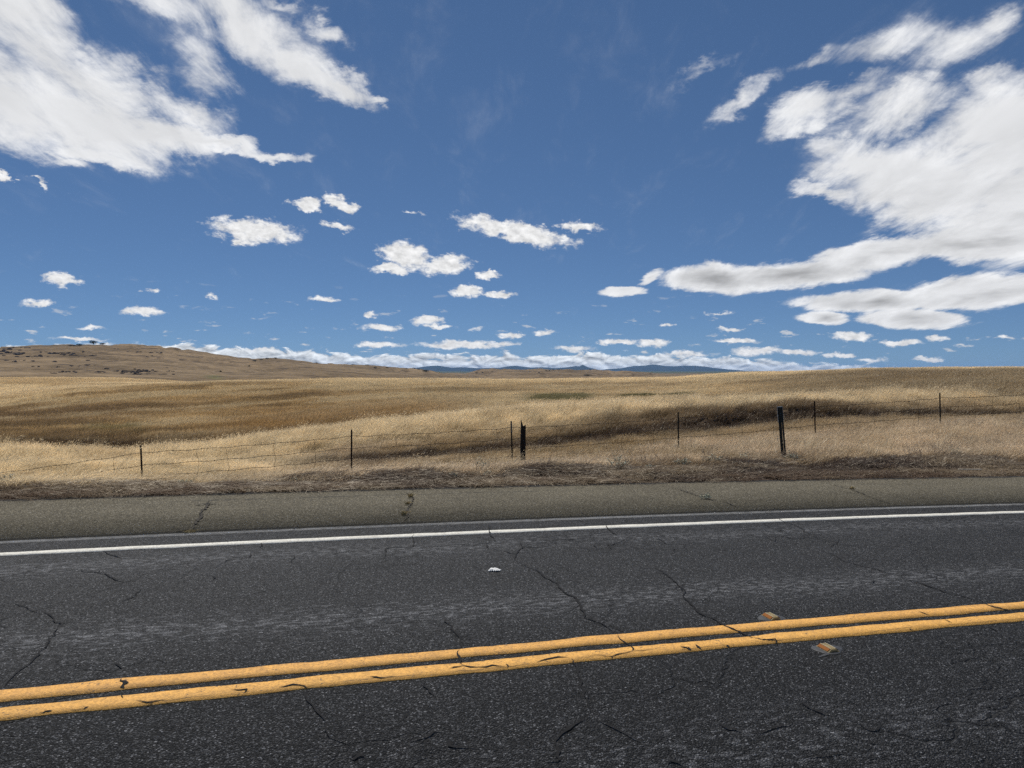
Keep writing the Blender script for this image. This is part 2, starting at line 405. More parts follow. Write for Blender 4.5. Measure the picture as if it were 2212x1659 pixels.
# guides by bearing: distance -> reading y over reading x
def G(pts): return np.array([p[0] for p in pts], float), np.array([p[1] for p in pts], float)
GUIDES = [
 (46, G([(0, 990), (263, 1000), (480, 975), (700, 943), (1106, 905), (1467, 884), (1700, 876), (2212, 868)])),
 (53, G([(0, 962), (130, 962), (263, 968), (480, 952), (700, 930), (1106, 893), (1467, 872), (1700, 858), (2212, 848)])),
 (92, G([(0, 905), (263, 885), (480, 876), (700, 866), (1106, 852), (1300, 851), (1467, 848), (1700, 833), (2212, 817)])),
 (150, G([(0, 865), (68, 855), (171, 842), (308, 834), (478, 826), (756, 820), (927, 821.5), (1132, 823), (1303, 821), (1456, 819), (1524, 813), (1593, 808), (1729, 805), (1866, 799), (2212, 797)])),
 (178, G([(0, 864), (171, 843), (478, 829), (756, 824), (1132, 826), (1303, 825), (1524, 818), (1729, 810), (2212, 801)])),
 (262, G([(0, 818), (137, 817), (239, 818), (342, 823), (410, 827), (478, 829), (756, 825), (1132, 826), (1303, 826), (1524, 818), (2212, 803)])),
 (420, G([(0, 823), (410, 830), (756, 828), (1132, 826), (1524, 820), (2212, 806)])),
 (600, G([(0, 800), (171, 795), (342, 798), (478, 806), (615, 806), (756, 812), (927, 820), (1106, 824), (1524, 820), (2212, 808)])),
 (790, G([(0, 772), (171, 766), (342, 769), (478, 787), (581, 792), (756, 799), (927, 812), (1000, 818), (1106, 821), (1286, 820), (1474, 819), (2212, 808)])),
 (1000, G([(0, 750), (102, 748), (154, 746), (222, 745), (290, 746), (342, 748), (410, 757), (478, 767), (547, 775.5), (581, 775), (615, 778), (684, 784), (756, 788),
           (807, 789), (876, 794), (927, 799), (961, 807), (995, 812), (1050, 815), (1100, 814), (1234, 813), (1474, 818), (2212, 808)])),
 (1200, G([(0, 756), (222, 752), (342, 756), (478, 776), (581, 784), (756, 797), (927, 808), (1005, 813), (1100, 808), (1200, 808), (1400, 814), (1474, 818), (2212, 808)])),
 (1500, G([(0, 764), (222, 760), (478, 785), (756, 803), (1005, 809), (1029, 801), (1064, 796), (1098, 799.5), (1132, 800.5), (1183, 799), (1234, 799.5), (1286, 799.5),
           (1303, 802), (1371, 805.5), (1422, 810), (1474, 815), (2212, 807)])),
 (2200, G([(0, 785), (478, 795), (1005, 812), (1200, 808), (1400, 812), (2212, 808)])),
 (4000, G([(0, 804), (2212, 806)])),
 (14000, G([(0, 801.5), (2212, 801.5)])),
]
def reading_x(az): return 1106.0 + F*np.tan(np.clip(az, -0.66, 0.66))

def pchip(x, y, xi):
    h = np.diff(x); dl = np.diff(y)/h; n = len(x); dd = np.zeros(n)
    w1 = 2*h[1:]+h[:-1]; w2 = h[1:]+2*h[:-1]
    ok = (dl[:-1]*dl[1:]) > 0
    den = np.where(ok, w1/np.where(ok, dl[:-1], 1) + w2/np.where(ok, dl[1:], 1), 1)
    dd[1:-1] = np.where(ok, (w1+w2)/den, 0); dd[0] = dl[0]; dd[-1] = dl[-1]
    k = np.clip(np.searchsorted(x, xi)-1, 0, n-2); t = (xi-x[k])/h[k]
    t = np.clip(t, 0, 1)
    h00 = 2*t**3-3*t**2+1; h10 = t**3-2*t**2+t; h01 = -2*t**3+3*t**2; h11 = t**3-t**2
    return h00*y[k]+h10*h[k]*dd[k]+h01*y[k+1]+h11*h[k]*dd[k+1]

AZ = np.concatenate([np.linspace(R(-76), R(-41), 50, endpoint=False), np.linspace(R(-41), R(41), 600, endpoint=False), np.linspace(R(41), R(60), 40)])
LD = np.linspace(math.log(8.5), math.log(14000), 560)
DD = np.exp(LD)
ZG = np.zeros((len(AZ), len(DD)))
for i, az in enumerate(AZ):
    ca = math.cos(az + TH); sx = reading_x(az); cosz = math.cos(np.clip(az, -0.66, 0.66))
    ds, zs = [], []
    def vline(v, z):
        ds.append(v/ca); zs.append(z)
    def uof(v): D = v/ca; return to_uv(D*math.sin(az), D*math.cos(az))[0]
    def rz(v): D = v/ca; return road_z(D*math.sin(az), D*math.cos(az)) - Z0
    vline(0.5, rz(0.5)-0.07); vline(10.5, rz(10.5)-0.07); vline(10.8, rz(10.8)-0.01)
    uq = float(sstep(np.array(uof(12.0)), -2.0, 8.0))
    vline(11.5, rz(11.5)-.06+.08*uq); vline(12.3, rz(12.3)-.15+.18*uq)
    uf = uof(V_FENCE)
    zf = fence_top(uf) - 1.32
    zv = rz(13.6) - 0.50 + .42*uq
    vline(13.6, zv)
    vline(V_FENCE, zf)
    vline(V_DITCH, np.interp(uof(V_DITCH), *DIT))
    vline(V_TOE, np.interp(uof(V_TOE), *TOE))
    vline(29.0, np.interp(uof(V_R1), *R1) - 0.12)
    vline(V_R1, np.interp(uof(V_R1), *R1))
    for D, (gx, gy) in GUIDES:
        tanE = (800.0 - np.interp(np.clip(sx, -80, 2290), gx, gy))/F*cosz
        Dn = max(D, ds[-1]*1.12)
        ds.append(Dn); zs.append(tanE*Dn if Dn == D else tanE*D)
    ZG[i] = pchip(np.array(ds), np.array(zs), DD) + Z0
_A, _D = np.meshgrid(AZ, DD, indexing='ij')
_X, _Y = _D*np.sin(_A), _D*np.cos(_A)
_u, _v = to_uv(_X, _Y)
# relief of the ground itself
amp = np.interp(_D, [12, 30, 60, 150, 260, 500, 1000, 1500, 4000, 14000], [.03, .06, .12, .22, .3, .9, 2.2, 4.0, 3.0, 1.0]) * sstep(_v, 11.2, 13.5)
wl = 1.0
rel = (fbm(_X/3.1, _Y/3.1, 4, 5) - .5)*np.minimum(amp, .12)*1.4
rel += (fbm(_X/14., _Y/14., 3, 15) - .5)*np.minimum(amp, .3)*1.5*sstep(_D, 40, 70)
rel += (fbm(_X/60., _Y/60., 5, 25, .55) - .5)*amp*3.0*sstep(_D, 300, 600)
rid = np.abs(fbm(_X/95.+.3*vnoise(_X/40., _Y/40., 3), _Y/95., 4, 37) - .5)
rel -= np.exp(-(rid/.030)**2)*amp*1.9*sstep(_D, 420, 650)
rel += (fbm(_X/11., _Y/11., 3, 44) - .5)*amp*.8*sstep(_D, 400, 600)
# heaps of dead weeds on the verge
vm = sstep(_v, 11.0, 11.6)*sstep(_v, 13.2, 12.4)
rel += vm*np.maximum(fbm(_u/1.3, _v/.7, 3, 61) - .42, 0)*.30
# clods and the little cut of the ditch
dm = sstep(_v, 22.2, 23.4)*sstep(_v, 26.0, 25.4)*sstep(_u, -4, 2)
rel += dm*(fbm(_u/.45, _v/.35, 4, 71) - .5)*.55
ZG += rel
ZG[_v < 10.5] = (road_z(_X, _Y) - 0.10)[_v < 10.5]

def height(X, Y):
    X = np.asarray(X, float); Y = np.asarray(Y, float)
    az = np.arctan2(X, Y); ld = np.log(np.maximum(np.hypot(X, Y), 8.6))
    i = np.clip(np.searchsorted(AZ, az)-1, 0, len(AZ)-2); fa = np.clip((az-AZ[i])/(AZ[i+1]-AZ[i]), 0, 1)
    q = np.clip((ld-LD[0])/(LD[1]-LD[0]), 0, len(LD)-1.001); j = q.astype(int); fd = q-j
    return (ZG[i, j]*(1-fd)+ZG[i, j+1]*fd)*(1-fa) + (ZG[i+1, j]*(1-fd)+ZG[i+1, j+1]*fd)*fa
def ground_hit(x, y, dmin=0.0):
    """first ground point seen along a bearing at reading (x, y), beyond dmin"""
    d = raydir(x, y); az = math.atan2(d.x, d.y); te = d.z/math.hypot(d.x, d.y)
    D = np.exp(np.linspace(math.log(max(dmin, 9)), math.log(3000), 1500))
    z = height(D*math.sin(az), D*math.cos(az)) - Z0
    k = np.nonzero(z >= te*D)[0]
    k = k[0] if len(k) else int(np.argmax(z/D))
    return D[k]*math.sin(az), D[k]*math.cos(az), float(z[k]) + Z0, D[k]

# ------------------------------------------------------------------ colour of the vegetation over the land (dry grass kinds)
PALE = np.array([.72, .605, .405]); GOLD = np.array([.44, .325, .175]); BROWN = np.array([.240, .172, .100])
GREYB = np.array([.50, .405, .285]); DARK = np.array([.105, .070, .040]); SOIL = np.array([.066, .046, .031]); GREEN = np.array([.145, .140, .060])
HILL = np.array([.155, .111, .064])
def land(X, Y):
    X = np.asarray(X, float); Y = np.asarray(Y, float)
    D = np.hypot(X, Y); az = np.arctan2(X, Y); u, v = to_uv(X, Y); sx = reading_x(az)
    def L(c, new, w): w = np.clip(w, 0, 1)[..., None]; return c*(1-w) + new*w
    c = np.zeros(X.shape + (3,)) + GREYB
    dens = np.ones(X.shape)
    n1 = fbm(u/2.6, v/1.8, 4, 101); n2 = fbm(u/.8, v/.7, 3, 111)
    # strip between verge and fence: greyed, brown patches; golden to the left
    c = L(c, GOLD*.8, sstep(n1, .50, .66)*.8)
    c = L(c, DARK*1.6, sstep(fbm(u/1.5, v/1.0, 3, 131), .60, .70)*.6)
    c = L(c, PALE*.93, sstep(-u + 4*(n1-.5), -1.0, 3.0)*.85)
    c = L(c, GREYB*1.15, sstep(u, 6, 12)*.6)
    # behind the fence
    c = L(c, GOLD*.75, sstep(v, 19.5, 21.5)*sstep(u, 1, 5)*.7)
    dm = sstep(v+.6*(n1-.5), 22.6, 23.6)*sstep(v+.6*(n2-.5), 26.0, 25.3)*sstep(u+4*(n1-.5), -3.5, 1.5)
    c = L(c, SOIL*1.4, dm); dens = dens*(1-.74*dm)
    dark_bank = sstep(v, 25.0, 25.6)*sstep(v+1.2*(n2-.5), 28.6, 27.3)*sstep(sx, 1150, 1420)*sstep(sx, 1960, 1800)
    c = L(c, PALE, sstep(v+1.5*(n1-.5), 26.2, 28.4))
    c = L(c, BROWN*.8, dark_bank*.95); 
    c = L(c, PALE, sstep(v, 20, 23)*sstep(-u, -2, 4)*.9)
    c = L(c, GOLD, sstep(n1, .56, .7)*.45*sstep(v, 24, 28))
    # far slope beyond the dip
    st = fbm(X/13. + .5*vnoise(X/7., Y/7., 8), (Y - .45*X)/8.5, 6, 151, .62)
    st2 = fbm(X/70., (Y-.2*X)/24., 4, 161)
    mid = L(np.zeros_like(c)+BROWN*1.22, GOLD*1.12, sstep(st2, .40, .62))
    mid = L(mid, PALE*.80, sstep(st + .22*(st2-.5), .49, .60)*.85)
    mid = L(mid, BROWN*.80, sstep(st, .46, .36)*.7)
    rt = sstep(sx, 620, 950)
    mid = L(mid, PALE*.84, rt*.42)
    mid = L(mid, np.array([.36, .225, .095]), sstep(sx, 330, 600)*sstep(sx, 1080, 900)*sstep(D, 46, 56)*sstep(D, 95, 62)*.65)
    mid = L(mid, HILL*1.25, sstep(sx, 1560, 1900)*.6)
    mid = L(mid, PALE*.95, sstep(D + 14*(st-.5), 118, 150)*sstep(D, 200, 170)*(.25+.6*sstep(sx, 420, 900)))
    mid = mid*np.array([1.02, 1.01, .98])*(.90+.12*sstep(D, 110, 150)+.10*sstep(sx, 900, 1500))[..., None]
    c = L(c, mid, sstep(D, 39, 45)*(sstep(v, 31, 33)))
    # brown gully at its foot on the left, the shade there painted into the colour
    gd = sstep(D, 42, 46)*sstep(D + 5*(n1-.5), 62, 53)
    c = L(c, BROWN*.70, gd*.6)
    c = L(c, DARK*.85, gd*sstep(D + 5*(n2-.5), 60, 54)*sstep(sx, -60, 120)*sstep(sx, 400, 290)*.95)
    # wet green hollows
    def patch(x0, x1, d0, d1, s):
        return sstep(sx+24*(n1-.5), x0, x0+50)*sstep(sx+24*(n2-.5), x1, x1-50)*sstep(D+8*(n1-.5), d0, d0+5)*sstep(D+8*(n2-.5), d1, d1-6)*s
    c = L(c, GREEN, patch(1115, 1300, 66, 90, .8)*sstep(fbm(X/2.2, Y/5., 3, 171), .30, .46))
    c = L(c, GREEN*.85, patch(1310, 1520, 66, 80, .9)*sstep(fbm(X/2.2, Y/5., 3, 173), .30, .5))
    c = L(c, GREEN*.9, patch(150, 330, 62, 72, .55))
    # pale field on the left, the hills behind
    pf = sstep(D, 168, 205)
    c = L(c, PALE*1.0, pf); c = L(c, GOLD*1.05, pf*sstep(fbm(X/40., Y/16., 4, 181), .52, .62)*.55)
    far = sstep(D+20*(st-.5), 330, 390)
    hn = fbm(X/120., Y/120., 5, 191, .6)
    hill = L(np.zeros_like(c)+HILL, HILL*np.array([1.22, 1.24, 1.28]), sstep(hn, .48, .62))
    hill = L(hill, BROWN*.95, sstep(hn, .42, .30)*.8)
    hill = L(hill, BROWN*.62, sstep(fbm(X/55., Y/38., 4, 193), .60, .70)*.55)
    c = L(c, hill, far)
    c = L(c, GREEN*.8, .8*np.exp(-((sx-463)/18)**2)*sstep(D, 500, 530)*sstep(D, 575, 545))
    woods = sstep(D, 2500, 4500)
    c = L(c, np.array([.06, .075, .04]), woods)
    dens = dens*np.where(v < 11.6, 0, 1)
    return np.clip(c, 0, 1), dens

def build_terrain():
    na, nd = ZG.shape
    V = np.stack([_X, _Y, ZG], -1).reshape(-1, 3)
    idx = np.arange(na*nd).reshape(na, nd)
    Fc = np.stack([idx[:-1, :-1], idx[:-1, 1:], idx[1:, 1:], idx[1:, :-1]], -1).reshape(-1, 4)[:, ::-1]
    me = mesh_np('ground', V, np.ascontiguousarray(Fc), True)
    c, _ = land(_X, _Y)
    D = _D
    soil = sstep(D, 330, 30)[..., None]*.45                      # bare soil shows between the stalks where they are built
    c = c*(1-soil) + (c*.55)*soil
    vm = (sstep(_v, 10.2, 10.4)*sstep(_v, 12.6, 12.0))[..., None]
    mat_c = np.array([.125, .092, .070])*(.7+.9*fbm(_u/.6, _v/.25, 4, 201))[..., None]
    mat_c = mat_c + np.array([.05, .028, .015])*(sstep(fbm(_u/2.2, _v/.6, 3, 203), .48, .62)*sstep(_v, 11.5, 11.1))[..., None]
    c = c*(1-vm) + mat_c*vm
    attr_v(me, 'gcol', c.reshape(-1, 3))
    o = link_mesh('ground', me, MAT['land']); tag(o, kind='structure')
    return o

# ------------------------------------------------------------------ materials
MAT = {}
def mat(name, fn):
    m_ = bpy.data.materials.new(name); m_.use_nodes = True
    t = NT(m_.node_tree); t.n.clear()
    out = t.new('ShaderNodeOutputMaterial')
    r = fn(t)
    t.l.new(r, out.inputs['Surface']); MAT[name] = m_; return m_
def pbsdf(t, col, rough=0.8, bump=None, bs=0.3, bd=0.01, spec=0.3, metal=0.0, extra=None):
    n = t.new('ShaderNodeBsdfPrincipled')
    t.put(n.inputs['Base Color'], col); t.put(n.inputs['Roughness'], rough)
    n.inputs['Specular IOR Level'].default_value = spec; n.inputs['Metallic'].default_value = metal
    if bump is not None:
        b = t.new('ShaderNodeBump'); b.inputs['Strength'].default_value = bs; b.inputs['Distance'].default_value = bd
        t.put(b.inputs['Height'], bump); t.l.new(b.outputs[0], n.inputs['Normal'])
    return n.outputs[0]
def obj_co(t): return t.new('ShaderNodeTexCoord').outputs['Object']
def attr(t, name, typ='GEOMETRY'):
    a = t.new('ShaderNodeAttribute'); a.attribute_name = name; a.attribute_type = typ; return a

def m_land(t):
    P = t.new('ShaderNodeNewGeometry').outputs['Position']
    c = attr(t, 'gcol').outputs['Vector']
    camd = t.vm('LENGTH', P)
    X, Y, Z = t.sep(P)
    # fibrous grain at the scale of the stalks; broad streaks on the hills far off
    n0 = t.noise(P, 7.0, 6, 0.7)
    n1 = t.noise(t.mapping(P, sc=(0.06, 0.16, 0.7)), 1.6, 8, 0.66)
    n2 = t.noise(t.mapping(P, sc=(0.012, 0.030, 0.12)), 1.0, 9, 0.68)
    far = t.ramp(camd, 300.0, 520.0)
    f_near = t.ramp(t.m('ADD', t.m('MULTIPLY', n0, .5), t.m('MULTIPLY', n1, .5)), .34, .66, .45, 1.5)
    f_far = t.ramp(t.m('ADD', t.m('MULTIPLY', n1, .55), t.m('MULTIPLY', n2, .45)), .40, .60, .50, 1.45)
    f = t.m('ADD', t.m('MULTIPLY', f_near, t.m('SUBTRACT', 1.0, far)), t.m('MULTIPLY', f_far, far))
    # dark rock ledges with their shadows painted in, and brush, along the far slopes
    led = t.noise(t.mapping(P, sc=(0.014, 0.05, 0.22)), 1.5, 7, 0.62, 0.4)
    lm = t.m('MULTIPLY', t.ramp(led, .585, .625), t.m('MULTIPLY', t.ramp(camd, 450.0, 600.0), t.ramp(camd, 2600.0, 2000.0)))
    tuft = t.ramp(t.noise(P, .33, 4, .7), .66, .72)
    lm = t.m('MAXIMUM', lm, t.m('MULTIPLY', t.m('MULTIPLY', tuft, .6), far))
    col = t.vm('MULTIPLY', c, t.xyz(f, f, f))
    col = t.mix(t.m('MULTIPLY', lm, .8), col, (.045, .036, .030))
    b = t.m('ADD', n0, t.m('MULTIPLY', n1, 6.0))
    return pbsdf(t, col, 0.95, t.m('ADD', n0, 0.0), 0.8, 0.08, 0.05)
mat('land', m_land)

def m_grass(t):
    ic = attr(t, 'icol', 'INSTANCER').outputs['Vector']
    h = attr(t, 'h').outputs['Fac']; rv = attr(t, 'rv').outputs['Fac']
    P = t.new('ShaderNodeNewGeometry').outputs['Position']
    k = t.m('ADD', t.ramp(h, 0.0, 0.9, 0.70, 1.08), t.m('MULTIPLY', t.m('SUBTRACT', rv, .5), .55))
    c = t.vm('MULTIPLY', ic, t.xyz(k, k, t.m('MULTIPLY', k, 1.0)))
    d = t.new('ShaderNodeBsdfDiffuse'); t.l.new(c, d.inputs['Color'])
    tr = t.new('ShaderNodeBsdfTranslucent'); t.l.new(t.vm('MULTIPLY', c, (1.05, 1.0, .93)), tr.inputs['Color'])
    g = t.new('ShaderNodeBsdfGlossy'); g.inputs['Roughness'].default_value = .38
    t.put(g.inputs['Color'], (.9, .85, .75))
    m1 = t.new('ShaderNodeMixShader'); m1.inputs[0].default_value = .45
    t.l.new(d.outputs[0], m1.inputs[1]); t.l.new(tr.outputs[0], m1.inputs[2])
    m2 = t.new('ShaderNodeMixShader'); m2.inputs[0].default_value = .02
    t.l.new(m1.outputs[0], m2.inputs[1]); t.l.new(g.outputs[0], m2.inputs[2])
    return m2.outputs[0]
mat('dry_grass', m_grass)

def bent(t, U, V):
    q = t.m('SUBTRACT', U, U_BOW); return t.m('ADD', V, t.m('MULTIPLY', t.m('MULTIPLY', q, q), K_BOW))
def crackle(t, P, scale, w, warp=.25, det=3):
    wp = t.vm('ADD', P, t.vm('SCALE', t.vm('SUBTRACT', t.noise(P, scale*2.2, det, .6, col=True), (.5, .5, .5)), scale=warp/scale*1.0))
    return t.ramp(t.vor(wp, scale, 'DISTANCE_TO_EDGE'), 0.0, w, 1.0, 0.0)
def m_asphalt(t):
    P = obj_co(t); U, V, W = t.sep(P); V = bent(t, U, V)
    st = t.vor(P, 118.0, 'F1', 'Color'); sr = t.sep(st)[0]; sg = t.sep(st)[1]
    sd = t.vor(P, 118.0, 'F1', 'Distance')
    big = t.noise(t.mapping(P, sc=(.5, 1.6, 1)), 1.3, 5, .6)
    # pale worn flecks drawn out along the travel direction, thickest in the wheel paths
    fl = t.noise(t.mapping(P, sc=(10.0, 24.0, 1)), 1.0, 4, .66)
    fl2 = t.noise(t.mapping(P, sc=(.55, 2.0, 1)), 1.0, 4, .6)
    wv = t.m('ADD', V, t.m('MULTIPLY', t.m('SUBTRACT', fl2, .5), .6))
    def track(c, w): return t.m('MAXIMUM', 0.0, t.m('SUBTRACT', 1.0, t.m('ABSOLUTE', t.m('DIVIDE', t.m('SUBTRACT', wv, c), w))))
    wp = t.m('MAXIMUM', t.m('MAXIMUM', track(5.15, .60), track(7.05, .55)), t.m('MULTIPLY', track(2.9, .65), .75))
    wear = t.m('MULTIPLY', t.ramp(t.m('ADD', fl, t.m('MULTIPLY', wp, .13)), .60, .72), t.m('ADD', .22, wp))
    stone = t.ramp(sr, .52, 1.0)
    stone = t.m('MULTIPLY', stone, stone)
    base = t.m('ADD', .004, t.m('MULTIPLY', stone, .092))
    base = t.m('MULTIPLY', base, t.ramp(sd, .25, .75, 1.1, .45))
    base = t.m('MULTIPLY', base, t.ramp(big, .3, .7, .80, 1.25))
    base = t.m('ADD', base, t.m('MULTIPLY', wear, t.ramp(sg, .1, 1.0, .005, .15)))
    base = t.m('ADD', base, t.m('MULTIPLY', wp, .005))
    spark = t.m('MULTIPLY', t.ramp(t.sep(t.vor(P, 130.0, 'F1', 'Color'))[2], .965, .99), .16)
    base = t.m('ADD', base, spark)
    hair = t.m('MULTIPLY', crackle(t, P, 1.0, .014, .5), t.ramp(t.noise(P, .6, 2), .46, .54))
    hair = t.m('MAXIMUM', hair, t.m('MULTIPLY', crackle(t, t.vm('ADD', P, (3.3, 1.7, 0)), 3.2, .030, .4), t.ramp(t.m('ADD', t.noise(P, .45, 3), t.m('MULTIPLY', track(6.9, .6), .10)), .55, .62)))
    base = t.m('MULTIPLY', base, t.m('SUBTRACT', 1.0, t.m('MULTIPLY', hair, .75)))
    col = t.vm('MULTIPLY', t.xyz(base, base, base), (.97, 1.0, 1.07))
    h = t.m('SUBTRACT', t.m('MULTIPLY', t.m('SUBTRACT', 1.0, sd), 1.0), t.m('MULTIPLY', hair, 1.5))
    h = t.m('ADD', h, t.m('MULTIPLY', sr, .8))
    return pbsdf(t, col, t.ramp(sg, 0, 1, .62, .95), h, 1.0, .009, .25)
mat('asphalt', m_asphalt)
def m_shoulder(t):
    P = obj_co(t); U, V, W = t.sep(P); V = bent(t, U, V)
    st = t.vor(P, 85.0, 'F1', 'Color'); sr = t.sep(st)[0]; sd = t.vor(P, 85.0)
    big = t.noise(t.mapping(P, sc=(.6, 1.3, 1)), 1.1, 6, .62)
    base = t.m('MULTIPLY', t.m('ADD', .046, t.m('MULTIPLY', t.m('MULTIPLY', sr, sr), .120)), t.ramp(sd, .25, .8, 1.15, .6))
    base = t.m('MULTIPLY', base, t.ramp(big, .3, .7, .86, 1.16))
    col = t.vm('MULTIPLY', t.xyz(base, base, base), (1.14, 1.02, .74))
    spark = t.ramp(t.sep(t.vor(P, 110.0, 'F1', 'Color'))[2], .96, .99)
    col = t.mix(t.m('MULTIPLY', spark, .6), col, (.45, .43, .38))
    # black broken rim against the verge
    rim = t.m('ADD', V, t.m('MULTIPLY', t.m('SUBTRACT', t.noise(P, 2.2, 5, .65), .5), .30))
    rim = t.ramp(rim, V_EDGE-.20, V_EDGE-.13)
    # dark seam running along the middle of the outer half
    lw = t.m('ADD', V, t.m('MULTIPLY', t.m('SUBTRACT', t.noise(t.xyz(U, 0, 0), 1.2, 4, .6), .5), .16))
    seam = t.m('MULTIPLY', t.ramp(t.m('ABSOLUTE', t.m('SUBTRACT', lw, 10.20)), .0, .045, 1, 0),
               t.m('MULTIPLY', t.ramp(t.noise(P, 9.0, 4, .7), .42, .55), t.m('MULTIPLY', t.ramp(U, -2.6, -1.5), t.ramp(U, 3.9, 3.2))))
    # old dark asphalt and rubbed-out paint beside the newer lane
    e = t.m('ADD', V, t.m('MULTIPLY', t.m('SUBTRACT', t.noise(t.mapping(P, sc=(1, 3, 1)), 3.0, 5, .6), .5), .05))
    inner = t.ramp(e, V_JOINT+.29, V_JOINT+.24)
    dk = t.m('MAXIMUM', t.m('MULTIPLY', rim, t.ramp(t.noise(P, 26, 3), .35, .5, .55, 1.0)), t.m('MULTIPLY', seam, .8))
    dk = t.m('MAXIMUM', dk, t.m('MULTIPLY', inner, .55))
    col = t.mix(dk, col, (.018, .019, .021))
    paint = t.m('MULTIPLY', t.ramp(t.m('ABSOLUTE', t.m('SUBTRACT', e, V_JOINT+.105)), .045, .060, 1, 0),
                t.ramp(t.m('ADD', t.noise(t.mapping(P, sc=(3, 18, 1)), 2.0, 6, .72), t.m('MULTIPLY', t.noise(t.xyz(U, 0, 0), .45, 2), .35)), .56, .70))
    pale = t.m('MULTIPLY', t.ramp(t.m('ABSOLUTE', t.m('SUBTRACT', e, V_JOINT+.09)), .07, .10, 1, 0), .6)
    col = t.mix(pale, col, (.20, .19, .165))
    col = t.mix(t.m('MULTIPLY', paint, .9), col, (.50, .48, .44))
    h = t.m('ADD', t.m('SUBTRACT', 1.0, sd), t.m('MULTIPLY', big, 2.0))
    return pbsdf(t, col, .93, h, .9, .005, .12)
mat('shoulder', m_shoulder)
def m_paint(base, dirt, cr_v=None):
    def fn(t):
        P = obj_co(t); U, V, W = t.sep(P); V = bent(t, U, V)
        n = t.noise(P, 14.0, 6, .7); n2 = t.noise(t.mapping(P, sc=(1, 4, 1)), 3.0, 4, .6)
        st = t.vor(P, 120.0)
        col = t.mix(t.ramp(n, .46, .70), base, dirt)
        col = t.mix(t.m('MULTIPLY', t.ramp(n2, .5, .7), .35), col, tuple(q*.75 for q in dirt))
        cell = t.sep(t.vor(P, 110.0, 'F1', 'Color'))[0]; kf = t.ramp(cell, 0, 1, .70, 1.16)
        col = t.vm('MULTIPLY', col, t.xyz(kf, kf, kf))
        # worn-through specks
        worn = t.ramp(t.m('ADD', t.noise(P, 45.0, 4, .7), t.m('MULTIPLY', t.noise(P, 3.0, 2), .25)), .74, .80)
        col = t.mix(t.m('MULTIPLY', worn, .8), col, (.05, .045, .04))
        chip = t.ramp(t.noise(t.mapping(P, sc=(1, 2.2, 1)), 5.0, 7, .72), .69, .71)
        col = t.mix(t.m('MULTIPLY', chip, .9), col, (.03, .03, .032))
        if cr_v is not None:   # fissures running along the near edge
            wv = t.m('ADD', V, t.m('MULTIPLY', t.m('SUBTRACT', t.noise(t.xyz(U, 0, 0), 1.6, 5, .62), .5), .16))
            ln = t.ramp(t.m('ABSOLUTE', t.m('SUBTRACT', wv, cr_v)), 0.0, .006, 1, 0)
            ln = t.m('MULTIPLY', ln, t.ramp(t.noise(t.xyz(U, 4, 0), 2.1, 3, .6), .46, .54))
            col = t.mix(ln, col, (.05, .03, .012))
        h = t.m('ADD', t.m('MULTIPLY', st, -.6), t.m('MULTIPLY', n, 1.2))
        return pbsdf(t, col, .72, h, .8, .004, .3)
    return fn
mat('yellow_paint', m_paint((.62, .325, .075), (.46, .245, .070)))
mat('yellow_paint_cracked', m_paint((.63, .335, .075), (.48, .26, .065), V_YN-.035))
mat('white_paint', m_paint((.62, .61, .55), (.46, .44, .39)))
def m_plain(col, rough=.8, nz=.3, scale=12.0, spec=.3, metal=0.0, bump=.3, col2=None, bd=.01):
    def fn(t):
        P = obj_co(t); n = t.noise(P, scale, 6, .65)
        c2 = col2 if col2 is not None else tuple(q*(1-nz) for q in col)
        c = t.mix(t.ramp(n, .35, .68), col, c2)
        return pbsdf(t, c, rough, n, bump, bd, spec, metal)
    return fn
mat('crack_void', m_plain((.006, .006, .007), .95, .3, 30))
mat('crack_dirt', m_plain((.045, .037, .024), .95, .3, 30, col2=(.012, .012, .012)))
mat('post_steel', m_plain((.022, .014, .011), .75, .4, 20, col2=(.040, .018, .011)))
mat('post_steel_green', m_plain((.012, .016, .014), .6, .4, 20, col2=(.02, .022, .02)))
mat('post_tip_white', m_plain((.32, .31, .27), .7, .3, 25))
mat('wire', m_plain((.060, .040, .030), .7, .4, 30, metal=.3))
mat('old_wood', m_plain((.020, .016, .013), .95, .5, 9, col2=(.010, .009, .008), bump=.8))
mat('grey_panel', m_plain((.62, .60, .55), .7, .2, 9))
mat('marker_body', m_plain((.27, .20, .085), .65, .3, 60, col2=(.12, .095, .05)))
mat('marker_rim', m_plain((.46, .40, .26), .5, .2, 60, bump=0))
mat('amber_lens', m_plain((.24, .085, .016), .6, .1, 10, spec=.06, bump=0.0))
mat('bitumen', m_plain((.030, .032, .036), .6, .3, 30, spec=.3, col2=(.050, .052, .056)))
mat('paper', m_plain((.80, .80, .78), .8, .12, 40))
mat('pale_stick', m_plain((.62, .56, .46), .8, .3, 30))
mat('sage_leaf', m_plain((.33, .345, .25), .8, .4, 22, col2=(.50, .50, .40)))
mat('dark_twig', m_plain((.055, .042, .036), .9, .4, 30))
mat('rock', m_plain((.040, .033, .031), .95, .4, .5, col2=(.085, .070, .062), bd=.2))
mat('clod', m_plain((.068, .047, .032), .95, .4, 12))
mat('bark', m_plain((.05, .04, .032), .95, .4, 2))
mat('oak_leaf', m_plain((.030, .038, .017), .8, .4, .7, col2=(.052, .060, .026)))
mat('mountain', lambda t: pbsdf(t, t.mix(t.ramp(t.noise(t.new('ShaderNodeNewGeometry').outputs['Position'], .006, 8, .7), .42, .66), (.018, .030, .026), (.05, .052, .040)), 1.0, spec=0.0))

ground = build_terrain()

